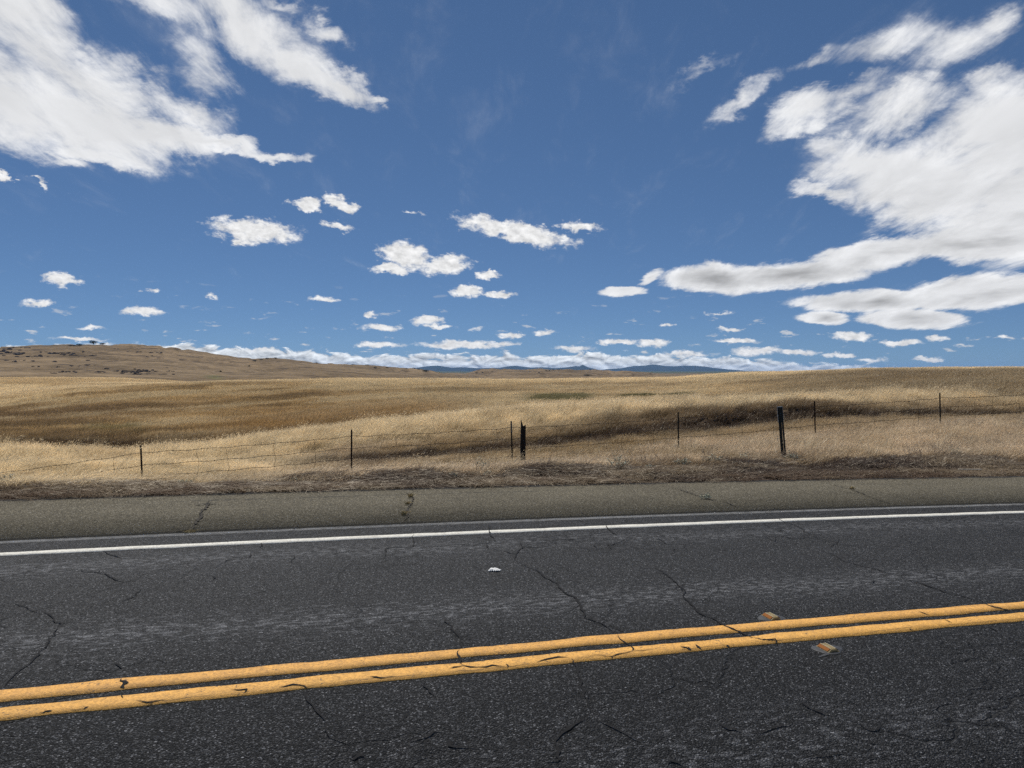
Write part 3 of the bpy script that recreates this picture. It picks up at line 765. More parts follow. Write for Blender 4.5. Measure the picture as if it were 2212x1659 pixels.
# ------------------------------------------------------------------ mountains on the skyline (far beyond the last hills)
def build_mountain(name, pts, D0, depth, seed, mm='mountain'):
    xs = np.array([p[0] for p in pts], float); ys = np.array([p[1] for p in pts], float)
    sx = np.linspace(xs[0], xs[-1], 420); az = np.arctan((sx-1106)/F)
    top = (802-np.interp(sx, xs, ys))/F*np.cos(az)*D0
    rows = 26; V = []
    for r in range(rows):
        q = r/(rows-1)                        # 0 front foot, .55 crest, 1 back foot
        D = D0 + (q-.55)*depth
        pr = np.where(q <= .55, (q/.55)**.8, ((1-q)/.45)) if q < 1 else 0*sx
        X, Y = D*np.sin(az), D*np.cos(az)
        sp = fbm(X/420., Y/900., 4, seed)-.5
        z = -30 + (top+30)*pr + sp*70*math.sin(math.pi*min(q/.55, 1))*(1 if q <= .55 else 0)
        V.append(np.stack([X, Y, z+Z0], -1))
    V = np.array(V).reshape(-1, 3); n = len(sx)
    idx = np.arange(rows*n).reshape(rows, n)
    Fc = np.stack([idx[:-1, :-1], idx[:-1, 1:], idx[1:, 1:], idx[1:, :-1]], -1).reshape(-1, 4)
    o = link_mesh(name, mesh_np(name, V, Fc, False), MAT[mm]); tag(o, kind='structure'); return o
build_mountain('mountains', [(860, 803), (913, 794), (930, 792), (947, 791.5), (960, 793.5), (975, 796), (995, 795), (1016, 796), (1036, 798), (1060, 797), (1081, 796), (1098, 793),
    (1115, 791.5), (1130, 794), (1149, 796), (1175, 795.5), (1200, 797), (1225, 795), (1243, 792.5), (1252, 793), (1259, 789.5), (1270, 795), (1286, 799), (1310, 806)], 11000, 2600, 301)
build_mountain('mountains', [(1270, 806), (1299, 801), (1318, 799), (1337, 798.5), (1355, 794.5), (1371, 792), (1390, 791.5), (1408, 789), (1420, 789.5), (1436, 792), (1457, 793),
    (1480, 791.5), (1500, 792), (1524, 793.5), (1545, 797), (1560, 798.5), (1576, 800), (1600, 802), (1640, 806)], 12500, 3000, 302)

# ------------------------------------------------------------------ road and shoulder
def strip_mesh(name, v0, v1, z0, mat_, parent=None, u0=-70.0, u1=160.0, jag=0.0, step=None, thick=0.0, seed=0, jag0=True, fine=(-8, 18)):
    us = np.concatenate([np.arange(u0, fine[0], 2.0), np.arange(fine[0], fine[1], min(step or .5, .5)), np.arange(fine[1], u1+.1, 2.0)])
    nu = len(us)
    j0 = (fbm(us/.22, us*0+1.5, 3, seed)-.5)*2*jag + (fbm(us/.45, us*0+7.5, 2, seed+3)-.5)*1.6*jag if jag else us*0
    j1 = (fbm(us/.22, us*0+4.5, 3, seed+9)-.5)*2*jag + (fbm(us/.45, us*0+2.5, 2, seed+5)-.5)*1.6*jag if jag else us*0
    if not jag0: j0 = j0*0
    v0 = v0+bow(us); v1 = v1+bow(us)
    rows = [np.stack([us, v0+j0, us*0+z0], -1), np.stack([us, v1+j1, us*0+z0], -1)]
    if thick: rows = [np.stack([us, v0+j0, us*0+z0-thick], -1)] + rows + [np.stack([us, v1+j1, us*0+z0-thick], -1)]
    V = np.concatenate(rows); idx = np.arange(len(V)).reshape(len(rows), nu)
    Fc = np.stack([idx[:-1, :-1], idx[:-1, 1:], idx[1:, 1:], idx[1:, :-1]], -1).reshape(-1, 4)
    me = mesh_np(name, V, Fc)
    o = link_mesh(name, me, mat_, parent)
    if parent is None: o.matrix_world = ROADM
    return o
road = strip_mesh('road', 0.15, V_JOINT, 0.0, MAT['asphalt'], step=.1, jag=.012, jag0=False, thick=.10)
tag(road, kind='structure')
sh = strip_mesh('road_shoulder', V_JOINT-.04, V_EDGE, -0.008, MAT['shoulder'], step=.06, jag=.045, seed=31, thick=.09, jag0=False)
tag(sh, kind='structure')
near_sh = strip_mesh('road_shoulder', -2.4, 0.15, -0.008, MAT['shoulder'], step=2.0, thick=.09); tag(near_sh, kind='structure')
# land behind the viewer and under the road
gm = MB(); gm.add([(-400, -600, -.12), (400, -600, -.12), (400, 10.2, -.12), (-400, 10.2, -.12)], [(0, 1, 2, 3)])
gme = mesh_np('ground', gm.v, gm.f); gnd2 = link_mesh('ground', gme, MAT['clod']); gnd2.matrix_world = ROADM; tag(gnd2, kind='structure')

def part(o, label=None):
    if label: o['label'] = label
    return o
LW = .155
part(strip_mesh('painted_line', V_WHITE-.074, V_WHITE+.074, .0035, MAT['white_paint'], road, step=.04, jag=.014, thick=.003, seed=51), 'white edge line')
part(strip_mesh('painted_line', V_YF-.074, V_YF+.074, .0035, MAT['yellow_paint'], road, step=.04, jag=.016, thick=.003, seed=61), 'yellow line of the double line, far side, unbroken paint')
part(strip_mesh('painted_line', V_YN-.077, V_YN+.077, .0035, MAT['yellow_paint_cracked'], road, step=.04, jag=.016, thick=.003, seed=71), 'yellow line of the double line, near side, paint fissured')
part(strip_mesh('painted_line', .62, .74, .007, MAT['white_paint'], road, step=.5, thick=.007, seed=81), 'white edge line of the near lane')

# cracks: jagged open joints following what the photograph shows, read in pieces off three enlargements
def Z4(p): return [(.3418*x, 999+.3418*y) for x, y in p]
def Z5(p): return [(756+.3418*x, 999+.3418*y) for x, y in p]
def Z6(p): return [(1456+.3418*x, 999+.3418*y) for x, y in p]
def N4(p): return [(.3418*x, 1296+.3418*y) for x, y in p]
def N5(p): return [(756+.3418*x, 1296+.3418*y) for x, y in p]
def N6(p): return [(1456+.3418*x, 1296+.3418*y) for x, y in p]
CR = [
 (Z5([(875,395),(880,430),(885,460),(910,490),(928,502)]), 1.2), (Z5([(900,500),(862,515),(870,540),(960,560),(1050,580),(1075,550),(1090,535),(1075,505)]), 1.1),
 (Z5([(1055,575),(1040,620)]), 1.0), (Z5([(1050,630),(1130,665),(1190,690),(1230,730),(1310,765),(1350,820),(1415,850),(1440,880),(1460,930),(1480,985),(1530,1000),(1590,1020),(1640,1055),(1700,1100)]), 1.3),
 (N5([(1690,230),(1740,275),(1780,300),(1785,325)]), 1.2), (Z5([(1130,500),(1220,492),(1300,490),(1400,488),(1560,480)]), .6), (Z5([(1090,535),(1170,540),(1240,530)]), .7),
 (Z5([(1320,533),(1430,542)]), .6), (Z5([(1395,500),(1385,487),(1450,484)]), .6),
 (Z5([(1608,395),(1640,430),(1690,466)]), 1.0), (Z5([(1730,490),(1650,525),(1560,515),(1530,503)]), .9), (Z5([(1550,520),(1556,548)]), .8), (Z5([(1640,525),(1655,552)]), .8), (Z5([(1720,470),(1800,465),(1940,462)]), .6),
 (Z5([(1930,480),(1980,500),(2005,522)]), .8), (Z5([(2040,540),(2052,568)]), .8),
 (Z5([(1930,670),(1980,700),(2060,760),(2115,810),(2105,850),(2150,900),(2212,950)]), 1.0), (Z6([(55,850),(110,900),(170,960),(250,990),(330,1040),(400,1070),(500,1112)]), 1.3), (Z6([(10,760),(60,815)]), .7),
 (Z6([(500,1112),(560,1125),(640,1120),(648,1150)]), .7),
 (N5([(600,115),(600,142),(645,165),(652,200),(695,240),(700,285),(690,318)]), 1.3), (N5([(690,318),(680,350),(700,385),(715,420)]), .9),
 (Z4([(480,675),(520,690),(620,700),(680,715),(730,745),(840,765)]), .8), (Z4([(890,800),(860,840),(750,890)]), .6), (Z4([(620,700),(628,684)]), .6),
 (Z4([(270,940),(340,990),(345,1012),(385,1025),(450,1005)]), .9), (N4([(375,150),(340,210),(300,280),(245,330),(210,375),(150,430),(80,490),(0,570)]), .9), (Z4([(75,880),(180,930),(275,960)]), .5),
 (Z4([(660,562),(700,585),(770,605)]), .8), (Z4([(1650,512),(1655,545)]), 1.4), (Z4([(1582,575),(1578,600),(1530,598)]), 1.2), (Z4([(1580,600),(1480,602),(1400,640),(1360,668)]), .6), (Z4([(1860,590),(1845,640)]), .6), (Z4([(1340,720),(1345,745)]), .8),
 (Z4([(1600,590),(1740,592),(1850,590)]), .45),
 (Z5([(400,455),(403,500),(395,535),(250,540),(220,548),(225,612)]), .7), (Z5([(400,530),(520,535),(640,522),(860,520)]), .45), (Z5([(0,548),(120,545),(220,548)]), .4),
 (Z6([(620,340),(700,380),(770,400),(850,450),(860,465),(1000,500),(1046,490)]), .9), (Z6([(1046,490),(980,550)]), .5), (Z6([(850,465),(820,480),(760,485),(700,470),(640,462),(570,475)]), .8), (Z6([(415,418),(520,430),(640,440),(700,425)]), .6),
 (Z6([(640,462),(640,500),(565,470)]), .9), (Z6([(400,490),(410,492)]), 2.4), (Z6([(440,445),(520,470),(560,478)]), .5), (Z6([(1680,345),(1760,375)]), .6), (Z6([(2040,432),(2100,428)]), .6), (Z6([(1900,330),(2000,345)]), .5),
 (Z6([(980,570),(1060,620),(1160,650),(1250,670),(1410,718),(1480,712),(1530,706)]), .9), (Z6([(1560,712),(1720,745),(1850,741)]), .5), (Z6([(1410,718),(1440,730),(1600,780),(1700,820),(1850,855),(1960,895),(2050,930),(2150,945)]), .8),
 (Z6([(1200,770),(1240,765),(1260,750),(1350,745)]), .6), (Z6([(1950,720),(2080,718),(2212,716)]), .4), (Z6([(1380,395),(1500,405),(1600,440)]), .4), (Z6([(900,410),(1000,405),(1130,420)]), .4),
 (N4([(765,505),(785,520),(775,545),(785,565)]), 1.8), (N4([(768,600),(778,625)]), 1.0), (N4([(720,400),(770,440)]), .7), (N4([(245,722),(290,710),(330,708)]), 1.4), (N4([(450,700),(530,695),(560,680)]), .6), (N4([(930,655),(928,675)]), 1.2),
 (N4([(860,640),(930,655),(1040,635)]), .7), (N4([(1460,570),(1560,570),(1545,592)]), 1.1), (N4([(1760,560),(1850,540),(1925,550),(1945,565)]), .8),
 (N4([(1940,570),(1940,640),(2000,710),(2060,780)]), 1.0), (N4([(2060,780),(2080,870),(2212,920)]), .4),
 (N5([(470,520),(500,570),(530,605)]), .9), (N5([(120,490),(200,500),(330,490)]), .7), (N5([(620,440),(660,430),(715,420),(810,430),(900,418),(985,430)]), .8), (N5([(985,410),(995,435)]), 1.1), (N5([(1180,400),(1250,378),(1390,368)]), .7),
 (N5([(1400,375),(1410,400),(1440,450),(1465,520),(1480,580),(1500,660),(1510,740)]), .9), (N5([(1510,740),(1420,790),(1340,850),(1295,900),(1320,960),(1325,1020),(1240,1022)]), 1.3), (N5([(1510,740),(1600,780),(1740,850),(1830,900)]), .6),
 (N5([(610,880),(630,910),(660,935),(790,935)]), 1.2), (N5([(590,830),(500,865),(380,900)]), .8), (N5([(0,995),(40,980),(90,990),(20,1015),(0,1010)]), 1.4), (N5([(1440,372),(1560,350),(1655,362),(1790,325),(1960,310)]), .5), (N5([(2080,300),(2120,305),(2150,325)]), .9),
 (N5([(1650,360),(1655,378)]), 1.0), (N5([(2010,1040),(2060,1030),(2100,1050)]), 1.6),
 (N6([(340,175),(400,200),(430,215),(500,245)]), 1.1), (N6([(135,285),(175,320)]), 1.3), (N6([(40,300),(90,305),(105,325)]), .9), (N6([(340,290),(348,305)]), 1.8), (N6([(640,255),(642,280)]), .8), (N6([(530,255),(620,262),(700,262)]), .4),
 (N6([(1540,75),(1610,100)]), .9), (N6([(1700,125),(1760,150)]), .7), (N6([(2000,35),(2060,55),(2100,65),(2150,75)]), 1.3), (N6([(1490,185),(1520,200)]), 1.0), (N6([(1960,160),(2050,205)]), .8), (N6([(1180,240),(1220,300)]), .5),
 (N6([(800,650),(850,685),(900,705),(1000,730)]), 1.3), (N6([(280,780),(340,820),(420,840)]), 1.2), (N6([(450,850),(560,840),(680,800),(750,780)]), .5), (N6([(1080,750),(1180,790),(1240,830),(1290,825),(1300,790)]), .8), (N6([(1090,630),(1200,690)]), .6), (N6([(820,960),(870,1000),(980,990),(1200,960)]), .9), (N6([(1220,900),(1280,920)]), .5),
]
CR_SH = [
 (Z4([(1320,235),(1310,270),(1275,310),(1270,350),(1235,380),(1220,420)]), 3.0), (Z4([(1220,420),(1150,425),(1060,445)]), 1.2), (Z4([(1230,270),(1300,262),(1380,262)]), 2.6),
 (Z5([(340,180),(375,200),(400,225),(385,270),(365,300),(370,340),(320,390)]), 2.0), (Z5([(1460,303),(1490,330),(1530,345)]), 1.0), (Z4([(1885,380),(1850,430)]), .8),
 (Z5([(1980,150),(2100,175),(2212,205)]), 1.1), (Z6([(0,160),(150,210),(230,235),(330,250),(400,280),(480,300)]), 1.3), (Z6([(930,120),(1020,145),(1110,165),(1200,200),(1260,225),(1380,260),(1500,285)]), 1.5), (Z6([(2090,85),(2212,108)]), .9),
]
def crack(poly, w, z, mt, name='crack', parent=road):
    r_ = np.random.default_rng(int(poly[0][0]*13+poly[0][1]*7) & 0xffff)
    P = [Vector(on_road(x, y)) for x, y in poly]
    pts = []
    for a, b in zip(P[:-1], P[1:]):
        L = (b-a).length; n = max(2, int(L/.05))
        nr = Vector((-(b-a).y, (b-a).x)).normalized()
        for i in range(n):
            q = i/n
            pts.append(a.lerp(b, q) + nr*(r_.normal()*.009 if i else 0))
    pts.append(P[-1]); m = len(pts)
    vs = []
    for i, p in enumerate(pts):
        d = (pts[min(i+1, m-1)]-pts[max(i-1, 0)]); nr = Vector((-d.y, d.x)).normalized() if d.length > 0 else Vector((0, 1))
        ww = .0050*w*(.45+r_.random()*1.25)*(min(1, 4*min(i, m-1-i)/m+.12))
        vs += [(p.x+nr.x*ww, p.y+nr.y*ww, z), (p.x-nr.x*ww, p.y-nr.y*ww, z)]
    fs = [(2*i, 2*i+1, 2*i+3, 2*i+2) for i in range(m-1)]
    return link_mesh(name, mesh_np(name, vs, fs), mt, parent)
for poly, w in CR: crack(poly, (w*1.45 if w < .9 else w*1.1), .0075, MAT['crack_void'])
for poly, w in CR_SH: crack(poly, w, .004, MAT['crack_dirt'], parent=sh)

# raised markers either side of the double line
def marker(uv, lab, seed):
    e = empty('pavement_marker', Vector(ROADM @ Vector((uv[0], uv[1], .002))), ROADM.to_euler())
    tag(e, lab, 'road marker', 'raised markers beside the double yellow line')
    b = MB()   # trapezoid section along u, long axis along v, rounded ends
    hu, hv, h = .045, .060, .019
    prof = [(-hu, 0), (-hu+.004, .003), (-.020, h-.001), (-.016, h), (.016, h), (.020, h-.001), (hu-.004, .003), (hu, 0)]
    for k, (yy, s) in enumerate([(-hv, .45), (-hv+.006, .85), (-hv+.014, 1), (hv-.014, 1), (hv-.006, .85), (hv, .45)]):
        for (x, z) in prof: b.v.append((x*(.9+.1*s), yy, .003+z*s))
    n = len(prof)
    for r_ in range(5):
        for i in range(n-1):
            a = r_*n+i; b.f.append((a, a+1, a+n+1, a+n))
    b.f.append(tuple(range(n))[::-1]); b.f.append(tuple(5*n+i for i in range(n)))
    b.build('housing', MAT['marker_body'], e)
    for s in (-1, 1):
        l = MB()   # reflector plate just proud of the sloping face
        p0, p1 = Vector((s*(hu-.002), 0, .0075)), Vector((s*.0225, 0, .0210))
        nn = Vector((s*(p1.z-p0.z), 0, abs(p0.x-p1.x))).normalized()*.0012
        w_ = hv-.012
        q = [Vector((p0.x, -w_, p0.z)), Vector((p0.x, w_, p0.z)), Vector((p1.x, w_, p1.z)), Vector((p1.x, -w_, p1.z))]
        l.add([p+nn for p in q]+[p-nn for p in q], [(0, 1, 2, 3), (7, 6, 5, 4), (0, 4, 5, 1), (1, 5, 6, 2), (2, 6, 7, 3), (3, 7, 4, 0)])
        l.build('reflector_lens', MAT['amber_lens'], e)
        l = MB(); l.tube([(s*.0185, -w_, .0222), (s*.0185, w_, .0222)], .0022, 5); l.build('rim', MAT['marker_rim'], e)
    r_ = np.random.default_rng(seed); pv = []; n = 36
    for k in range(n):
        th = 2*math.pi*k/n; rr = 1+.10*math.sin(3*th+seed)+.07*r_.random()
        x, y = math.cos(th)*.098*rr, math.sin(th)*.075*rr
        pv.append((x, y))
    mb_ = MB()
    mb_.add([(x, y, 0) for x, y in pv]+[(x*.93, y*.93, .003) for x, y in pv]+[(0, 0, .0035)],
            [(k, (k+1) % n, n+(k+1) % n, n+k) for k in range(n)]+[(n+k, n+(k+1) % n, 2*n) for k in range(n)])
    # a run of spilt bitumen
    mb_.add([(-.06, -.055, .0012), (-.15, -.075-.02*(seed % 2), .0012), (-.155, -.085-.02*(seed % 2), .0012), (-.05, -.078, .0012)], [(0, 1, 2, 3)])
    mb_.build('bitumen_pad', MAT['bitumen'], e, smooth=True)
    return e
marker((3.20, 4.485), 'amber raised road marker on the far side of the double yellow line', 4)
marker((3.19, 3.875), 'amber raised road marker on the near side of the double yellow line', 7)

# scrap of white paper on the far lane
def scrap():
    c = on_road(1068, 1233.5); r_ = np.random.default_rng(5); n = 22
    ring = [(-.058,-.028),(-.045,.005),(-.038,.020),(-.040,.045),(-.018,.050),(.006,.046),(.026,.052),(.034,.046),(.048,.026),(.062,.004),(.052,-.006),(.046,-.022),(.034,-.018),(.028,-.036),(.020,-.018),(.012,-.040),(.002,-.018),(-.008,-.034),(-.020,-.014),(-.030,-.028),(-.040,-.024),(-.048,-.034)]
    b = MB(); k = len(ring)
    vs = [(x, y, .008+.006*r_.random()) for x, y in ring]+[(x*.55, y*.55+.004, .016+.008*r_.random()) for x, y in ring]+[(0, .01, .018)]
    vs += [(x*.97, y*.97, .006) for x, y in ring]
    fs = [(i, (i+1) % k, k+(i+1) % k, k+i) for i in range(k)]+[(k+i, k+(i+1) % k, 2*k) for i in range(k)]+[(2*k+1+i, 2*k+1+(i+1) % k, (i+1) % k, i) for i in range(k)]
    b.add(vs, fs); o = b.build('paper_scrap', MAT['paper'])
    o.matrix_world = ROADM @ Matrix.Translation((c[0], c[1], 0)) @ Matrix.Rotation(-.2, 4, 'Z')
    tag(o, 'crumpled scrap of white paper lying in the middle of the far lane', 'litter')
scrap()

# ------------------------------------------------------------------ wire fence
def fpos(u, v=V_FENCE):
    X, Y = u*CT - v*ST, u*ST + v*CT
    return X, Y
fence = empty('wire_fence', (*fpos(POST_U[0]), POST_Z[0]+Z0-1.3), (0, 0, TH))
tag(fence, 'rusty steel post and barbed wire stock fence running through the dry grass', 'fence')
FM = fence.matrix_basis.inverted()
def wpt(u, v, z): return FM @ Vector((*fpos(u, v), z))
all_u = [POST_U[0]-14.4, POST_U[0]-9.6, POST_U[0]-4.8] + POST_U + [POST_U[-1]+4.9, POST_U[-1]+9.8, POST_U[-1]+14.7]
lean = {0: .030, 1: -.008, 2: .030, 3: .012, 4: .045, 5: .040}
def t_post(u, k):
    X, Y = fpos(u); top = fence_top(u)+Z0; ln = lean.get(k, .02)
    L = 1.62; bot = top - L
    b = MB()
    hw, th, st = .021, .005, .030       # flange half width, thickness, stem depth
    sec = [(-hw, 0), (hw, 0), (hw, th), (th/2, th), (th/2, th+st), (-th/2, th+st), (-th/2, th), (-hw, th)]
    sec = [(x, y-.012) for x, y in sec]
    n = len(sec); rowsz = [0, L*.5, L]
    for z in rowsz:
        for x, y in sec: b.v.append((x, -y, z))
    for r_ in range(2):
        for i in range(n): b.f.append((r_*n+i, r_*n+(i+1) % n, (r_+1)*n+(i+1) % n, (r_+1)*n+i))
    b.f.append(tuple(range(n))); b.f.append(tuple(2*n+i for i in range(n)))
    for i in range(26): b.box((0, .015, L-.05-i*.052), (.016, .008, .014))   # studs along the face
    o = b.build('post', MAT['post_steel_green'] if k in (2, 3, 5) else MAT['post_steel'], fence)
    o.matrix_local = Matrix.Translation(wpt(u, V_FENCE, bot)) @ Matrix.Rotation(-ln, 4, 'Y')
    if k == 0: part(o, 'rust brown steel post, first from the left')
    if k == 2:
        part(o, 'steel post with a pale painted tip beside the old wooden post')
        c = MB()
        sec2 = [(x*1.06, (y+.004)*1.12-.004) for x, y in sec]
        for z in (L-.335, L+.003):
            for x, y in sec2: c.v.append((x, -y, z))
        for i in range(n): c.f.append((i, (i+1) % n, n+(i+1) % n, n+i))
        c.f.append(tuple(range(n))); c.f.append(tuple(n+i for i in range(n)))
        c.build('painted_tip', MAT['post_tip_white'], o)
for k, u in enumerate(all_u): t_post(u, k-3)
drops = [.18, .49, .77, 1.0]
def wire_z(u, d):
    # straight between posts with a little sag
    a = np.searchsorted(all_u, u)-1; a = min(max(a, 0), len(all_u)-2)
    q = (u-all_u[a])/(all_u[a+1]-all_u[a])
    return fence_top(all_u[a])*(1-q)+fence_top(all_u[a+1])*q + Z0 - d - .03*4*q*(1-q) + .012*math.sin(u*7.1+d*9)
for d in drops:
    us = np.arange(all_u[0], all_u[-1], .16); b = MB()
    b.tube([wpt(u, V_FENCE-.02, wire_z(u, d)) for u in us], .0052 if d < .9 else .0040, 4)
    if d < .9:
        for u in us[::1]:      # barbs
            p = wpt(u+.05, V_FENCE-.02, wire_z(u+.05, d))
            b.tube([p+Vector((-.012, 0, -.016)), p+Vector((.012, 0, .016))], .003, 3)
            b.tube([p+Vector((.012, -.004, -.014)), p+Vector((-.012, .004, .014))], .003, 3)
    b.build('wire_strand', MAT['wire'], fence)
r_ = np.random.default_rng(77)
for a in range(len(all_u)-1):
    w_ = all_u[a+1]-all_u[a]
    for q in (.27, .47, .66, .86) if a % 2 == 0 else (.22, .42, .63, .82):
        u = all_u[a]+w_*(q+.02*r_.normal()); b = MB(); path = []
        for d in np.linspace(drops[0]-.01, 1.12, 12):
            path.append(wpt(u+.012*r_.normal()+.02*math.sin(d*8+a), V_FENCE-.024, wire_z(u, d)))
        b.tube(path, .0042, 4); b.build('stay_wire', MAT['wire'], fence)

# old broken wooden post beside the fence
def wooden_post():
    Y = 18.9; X = Y*(1128.5-1106)/F; gz = float(height(X, Y))
    top = zr(906, Y)+Z0; H = top-gz+.1; Hs = zr(920, Y)+Z0-gz+.1
    b = MB(); n = 14; rad = .068; r2 = np.random.default_rng(3); rows = 9
    prof = [1+.12*r2.normal()*.5 for _ in range(n)]
    for r1 in range(rows):
        q = r1/(rows-1)
        for j in range(n):
            th = 2*math.pi*j/n; cx = math.cos(th); tall = sstep(np.array(-cx), .45, .95)
            ztop = Hs + (H-Hs)*float(tall) + (.02*r2.normal() if cx > -.4 else 0)
            rr = rad*prof[j]*(1.02-.06*q)*(1+.02*r2.normal())
            b.v.append((cx*rr, math.sin(th)*rr*.9, ztop*q))
    for r1 in range(rows-1):
        for j in range(n): b.f.append((r1*n+j, r1*n+(j+1) % n, (r1+1)*n+(j+1) % n, (r1+1)*n+j))
    k = len(b.v)-n; b.v.append((0.01, 0, Hs-.03)); b.f += [(k+j, k+(j+1) % n, k+n) for j in range(n)]
    o = b.build('wooden_post', MAT['old_wood'], None, (X, Y, gz-.1)); o.rotation_euler = (0, -.03+.03*0, .3)
    o.rotation_euler = (0, R(.8), 0)
    tag(o, 'thick blackened wooden post with a broken splintered top', 'post')
    return X, Y
WP = wooden_post()

# leaning perforated steel delineator on the verge
def delineator():
    Y = 14.6; X = Y*(1696.5-1106)/F; gz = float(height(X, Y))
    H = 1.14; lean_a = R(-5.0)
    e = empty('delineator_post', (X, Y, gz), (0, lean_a, R(4)))
    tag(e, 'leaning dark perforated steel delineator on the verge with grey strips at its top', 'delineator')
    b = MB(); th = .004
    zs = [0]; holes = []
    z = .20
    while z < H-.30: holes.append(z); z += .0254*1.0
    # web made of cross bars round square holes, side flanges bent back
    hh, hw = .0062, .0062
    prev = -.15
    for hz in holes:
        b.box((0, 0, (prev+hz-hh)/2), (.034, th, hz-hh-prev))
        b.box((-(hw+.017)/2, 0, hz), (.017-hw, th, 2*hh)); b.box(((hw+.017)/2, 0, hz), (.017-hw, th, 2*hh))
        prev = hz+hh
    b.box((0, 0, (prev+H)/2), (.034, th, H-prev))
    for s in (-1, 1):
        b.add([(s*.0175, -.002, -.15), (s*.032, .024, -.15), (s*.032, .024, H), (s*.0175, -.002, H), (s*.0175, .002, -.15), (s*.032, .028, -.15), (s*.032, .028, H), (s*.0175, .002, H)],
              [(0, 1, 2, 3), (4, 7, 6, 5), (0, 4, 5, 1), (1, 5, 6, 2), (2, 6, 7, 3), (3, 7, 4, 0)])
        b.box((s*.044, .026, (H-.15)/2), (.020, .004, H+.15))
    b.build('u_channel', MAT['post_steel_green'], e)
    p = MB(); p.box((0, .033, H-.155), (.122, .004, .335), bev=.001); p.build('reflector_panel', MAT['grey_panel'], e)
    q = MB()
    for zz in (H-.06, H-.25):
        q = MB(); q.tube([(0, -.010, zz), (0, .038, zz)], .006, 6); q.build('bolt', MAT['wire'], e)
    return X, Y
DP = delineator()

# thin stake and white lath on the verge
def stake():
    X, Y, Z, D = ground_hit(1149.5, 1037, 10.5)
    b = MB(); b.tube([(0, 0, -.05), (.004, 0, .10), (.002, 0, .16)], [.006, .005, .004], 6)
    o = b.build('stake', MAT['dark_twig'], None, (X, Y, Z)); tag(o, 'thin dark stake standing alone in the litter at the pavement edge', 'stake')
    X, Y, Z, D = ground_hit(2095, 1022.5, 11.5)
    b = MB(); b.box((0, 0, .012), (.46, .026, .012), bev=.002)
    o = b.build('wooden_lath', MAT['pale_stick'], None, (X, Y, Z+.06)); o.rotation_euler = (0, R(.5), R(2)); tag(o, 'pale wooden lath lying flat on the dark verge at the right', 'stick')
stake()
def ditch_rock():
    X, Y, Z, D = ground_hit(756+.3418*1812, 702+.3418*672, 20)
    o = rock_mesh_obj('rock', 9, (X, Y, Z+.08), .20, MAT['clod']); tag(o, 'rounded brown boulder lying in the dug ditch behind the fence', 'rock')

# ------------------------------------------------------------------ rocks
def rock_verts(seed, n1=9, n2=6):
    r2 = np.random.default_rng(seed); vs = []; fs = []
    for i in range(n2+1):
        ph = math.pi*i/n2
        for j in range(n1):
            th = 2*math.pi*j/n1; rr = 1+.22*r2.normal()
            rr = min(max(rr, .6), 1.35)
            vs.append((math.sin(ph)*math.cos(th)*rr, math.sin(ph)*math.sin(th)*rr*.8, math.cos(ph)*rr*.62))
    for i in range(n2):
        for j in range(n1):
            a, b = i*n1+j, i*n1+(j+1) % n1; fs.append((a, a+n1, b+n1, b))
    return vs, fs
ROCKS = []
for s in range(6):
    v_, f_ = rock_verts(400+s); me = mesh_np('rock', v_, f_); me.materials.append(MAT['rock']); ROCKS.append(me)
def rock_mesh_obj(name, seed, loc, size, mt):
    v_, f_ = rock_verts(seed); me = mesh_np(name, v_, f_)
    o = link_mesh(name, me, mt, None, loc); o.scale = (size, size, size); return o
ditch_rock()
def HZ(x, y): return .1709*x, 723.6+.1709*y
CLUST = [  # x0, x1, y0, y1 on the enlargement, count, size in its pixels, group
 (15,60,198,215,4,22,0),(60,170,212,238,8,26,0),(160,300,228,262,12,28,0),(95,180,156,170,5,22,0),(40,150,178,190,6,20,0),(0,20,228,240,2,20,0),(200,245,268,280,2,22,0),(20,110,260,268,3,18,0),
 (60,100,316,334,3,22,1),(160,230,328,345,5,20,1),(330,380,268,280,3,20,1),(400,545,262,284,9,22,1),(590,625,268,276,2,14,1),(680,725,332,352,4,22,1),(410,450,328,338,2,20,1),(230,330,318,330,3,14,1),
 (620,720,226,244,7,22,2),(720,780,224,238,5,22,2),(780,935,228,262,12,24,2),(500,545,216,230,4,18,2),(560,600,214,222,2,16,2),(1040,1100,210,226,4,20,2),(920,980,254,262,3,16,2),(990,1000,275,280,1,14,2),(1060,1072,276,280,1,14,2),(245,262,188,198,1,22,2),(250,390,162,170,5,16,2),
 (1130,1215,255,266,4,20,2),(880,1010,386,400,6,18,3),(1040,1130,374,388,4,22,3),(1060,1180,320,332,4,16,3),(400,500,398,408,4,16,3),(550,780,402,416,5,14,3),(1195,1210,382,388,1,16,3),
 (640,780,474,488,5,16,4),(780,940,460,476,8,20,4),(940,1010,468,478,3,16,4),(1140,1230,466,474,4,14,4),(1235,1360,464,478,8,18,4),(1330,1400,424,440,4,18,4),(1440,1510,448,462,5,20,4),(1520,1620,452,480,9,22,4),(1620,1760,456,486,12,24,4),
 (1750,1970,446,474,16,24,4),(1480,1570,484,494,5,18,4),(1680,1800,488,504,7,20,4),(1840,1900,492,500,3,16,4),(2000,2200,494,502,8,18,4),(2080,2200,452,466,6,18,4),(2100,2120,408,418,1,22,4),(1690,1740,430,438,2,16,4),
 (1870,1930,218,228,3,18,5),(1960,2060,222,234,6,18,5),(1730,1810,212,220,4,16,5),(1880,1960,256,264,3,14,5),(1990,2060,288,296,3,14,5),(1400,1500,172,180,4,14,5),(1600,1630,212,220,2,14,5),(1830,1900,276,282,2,14,5),
]
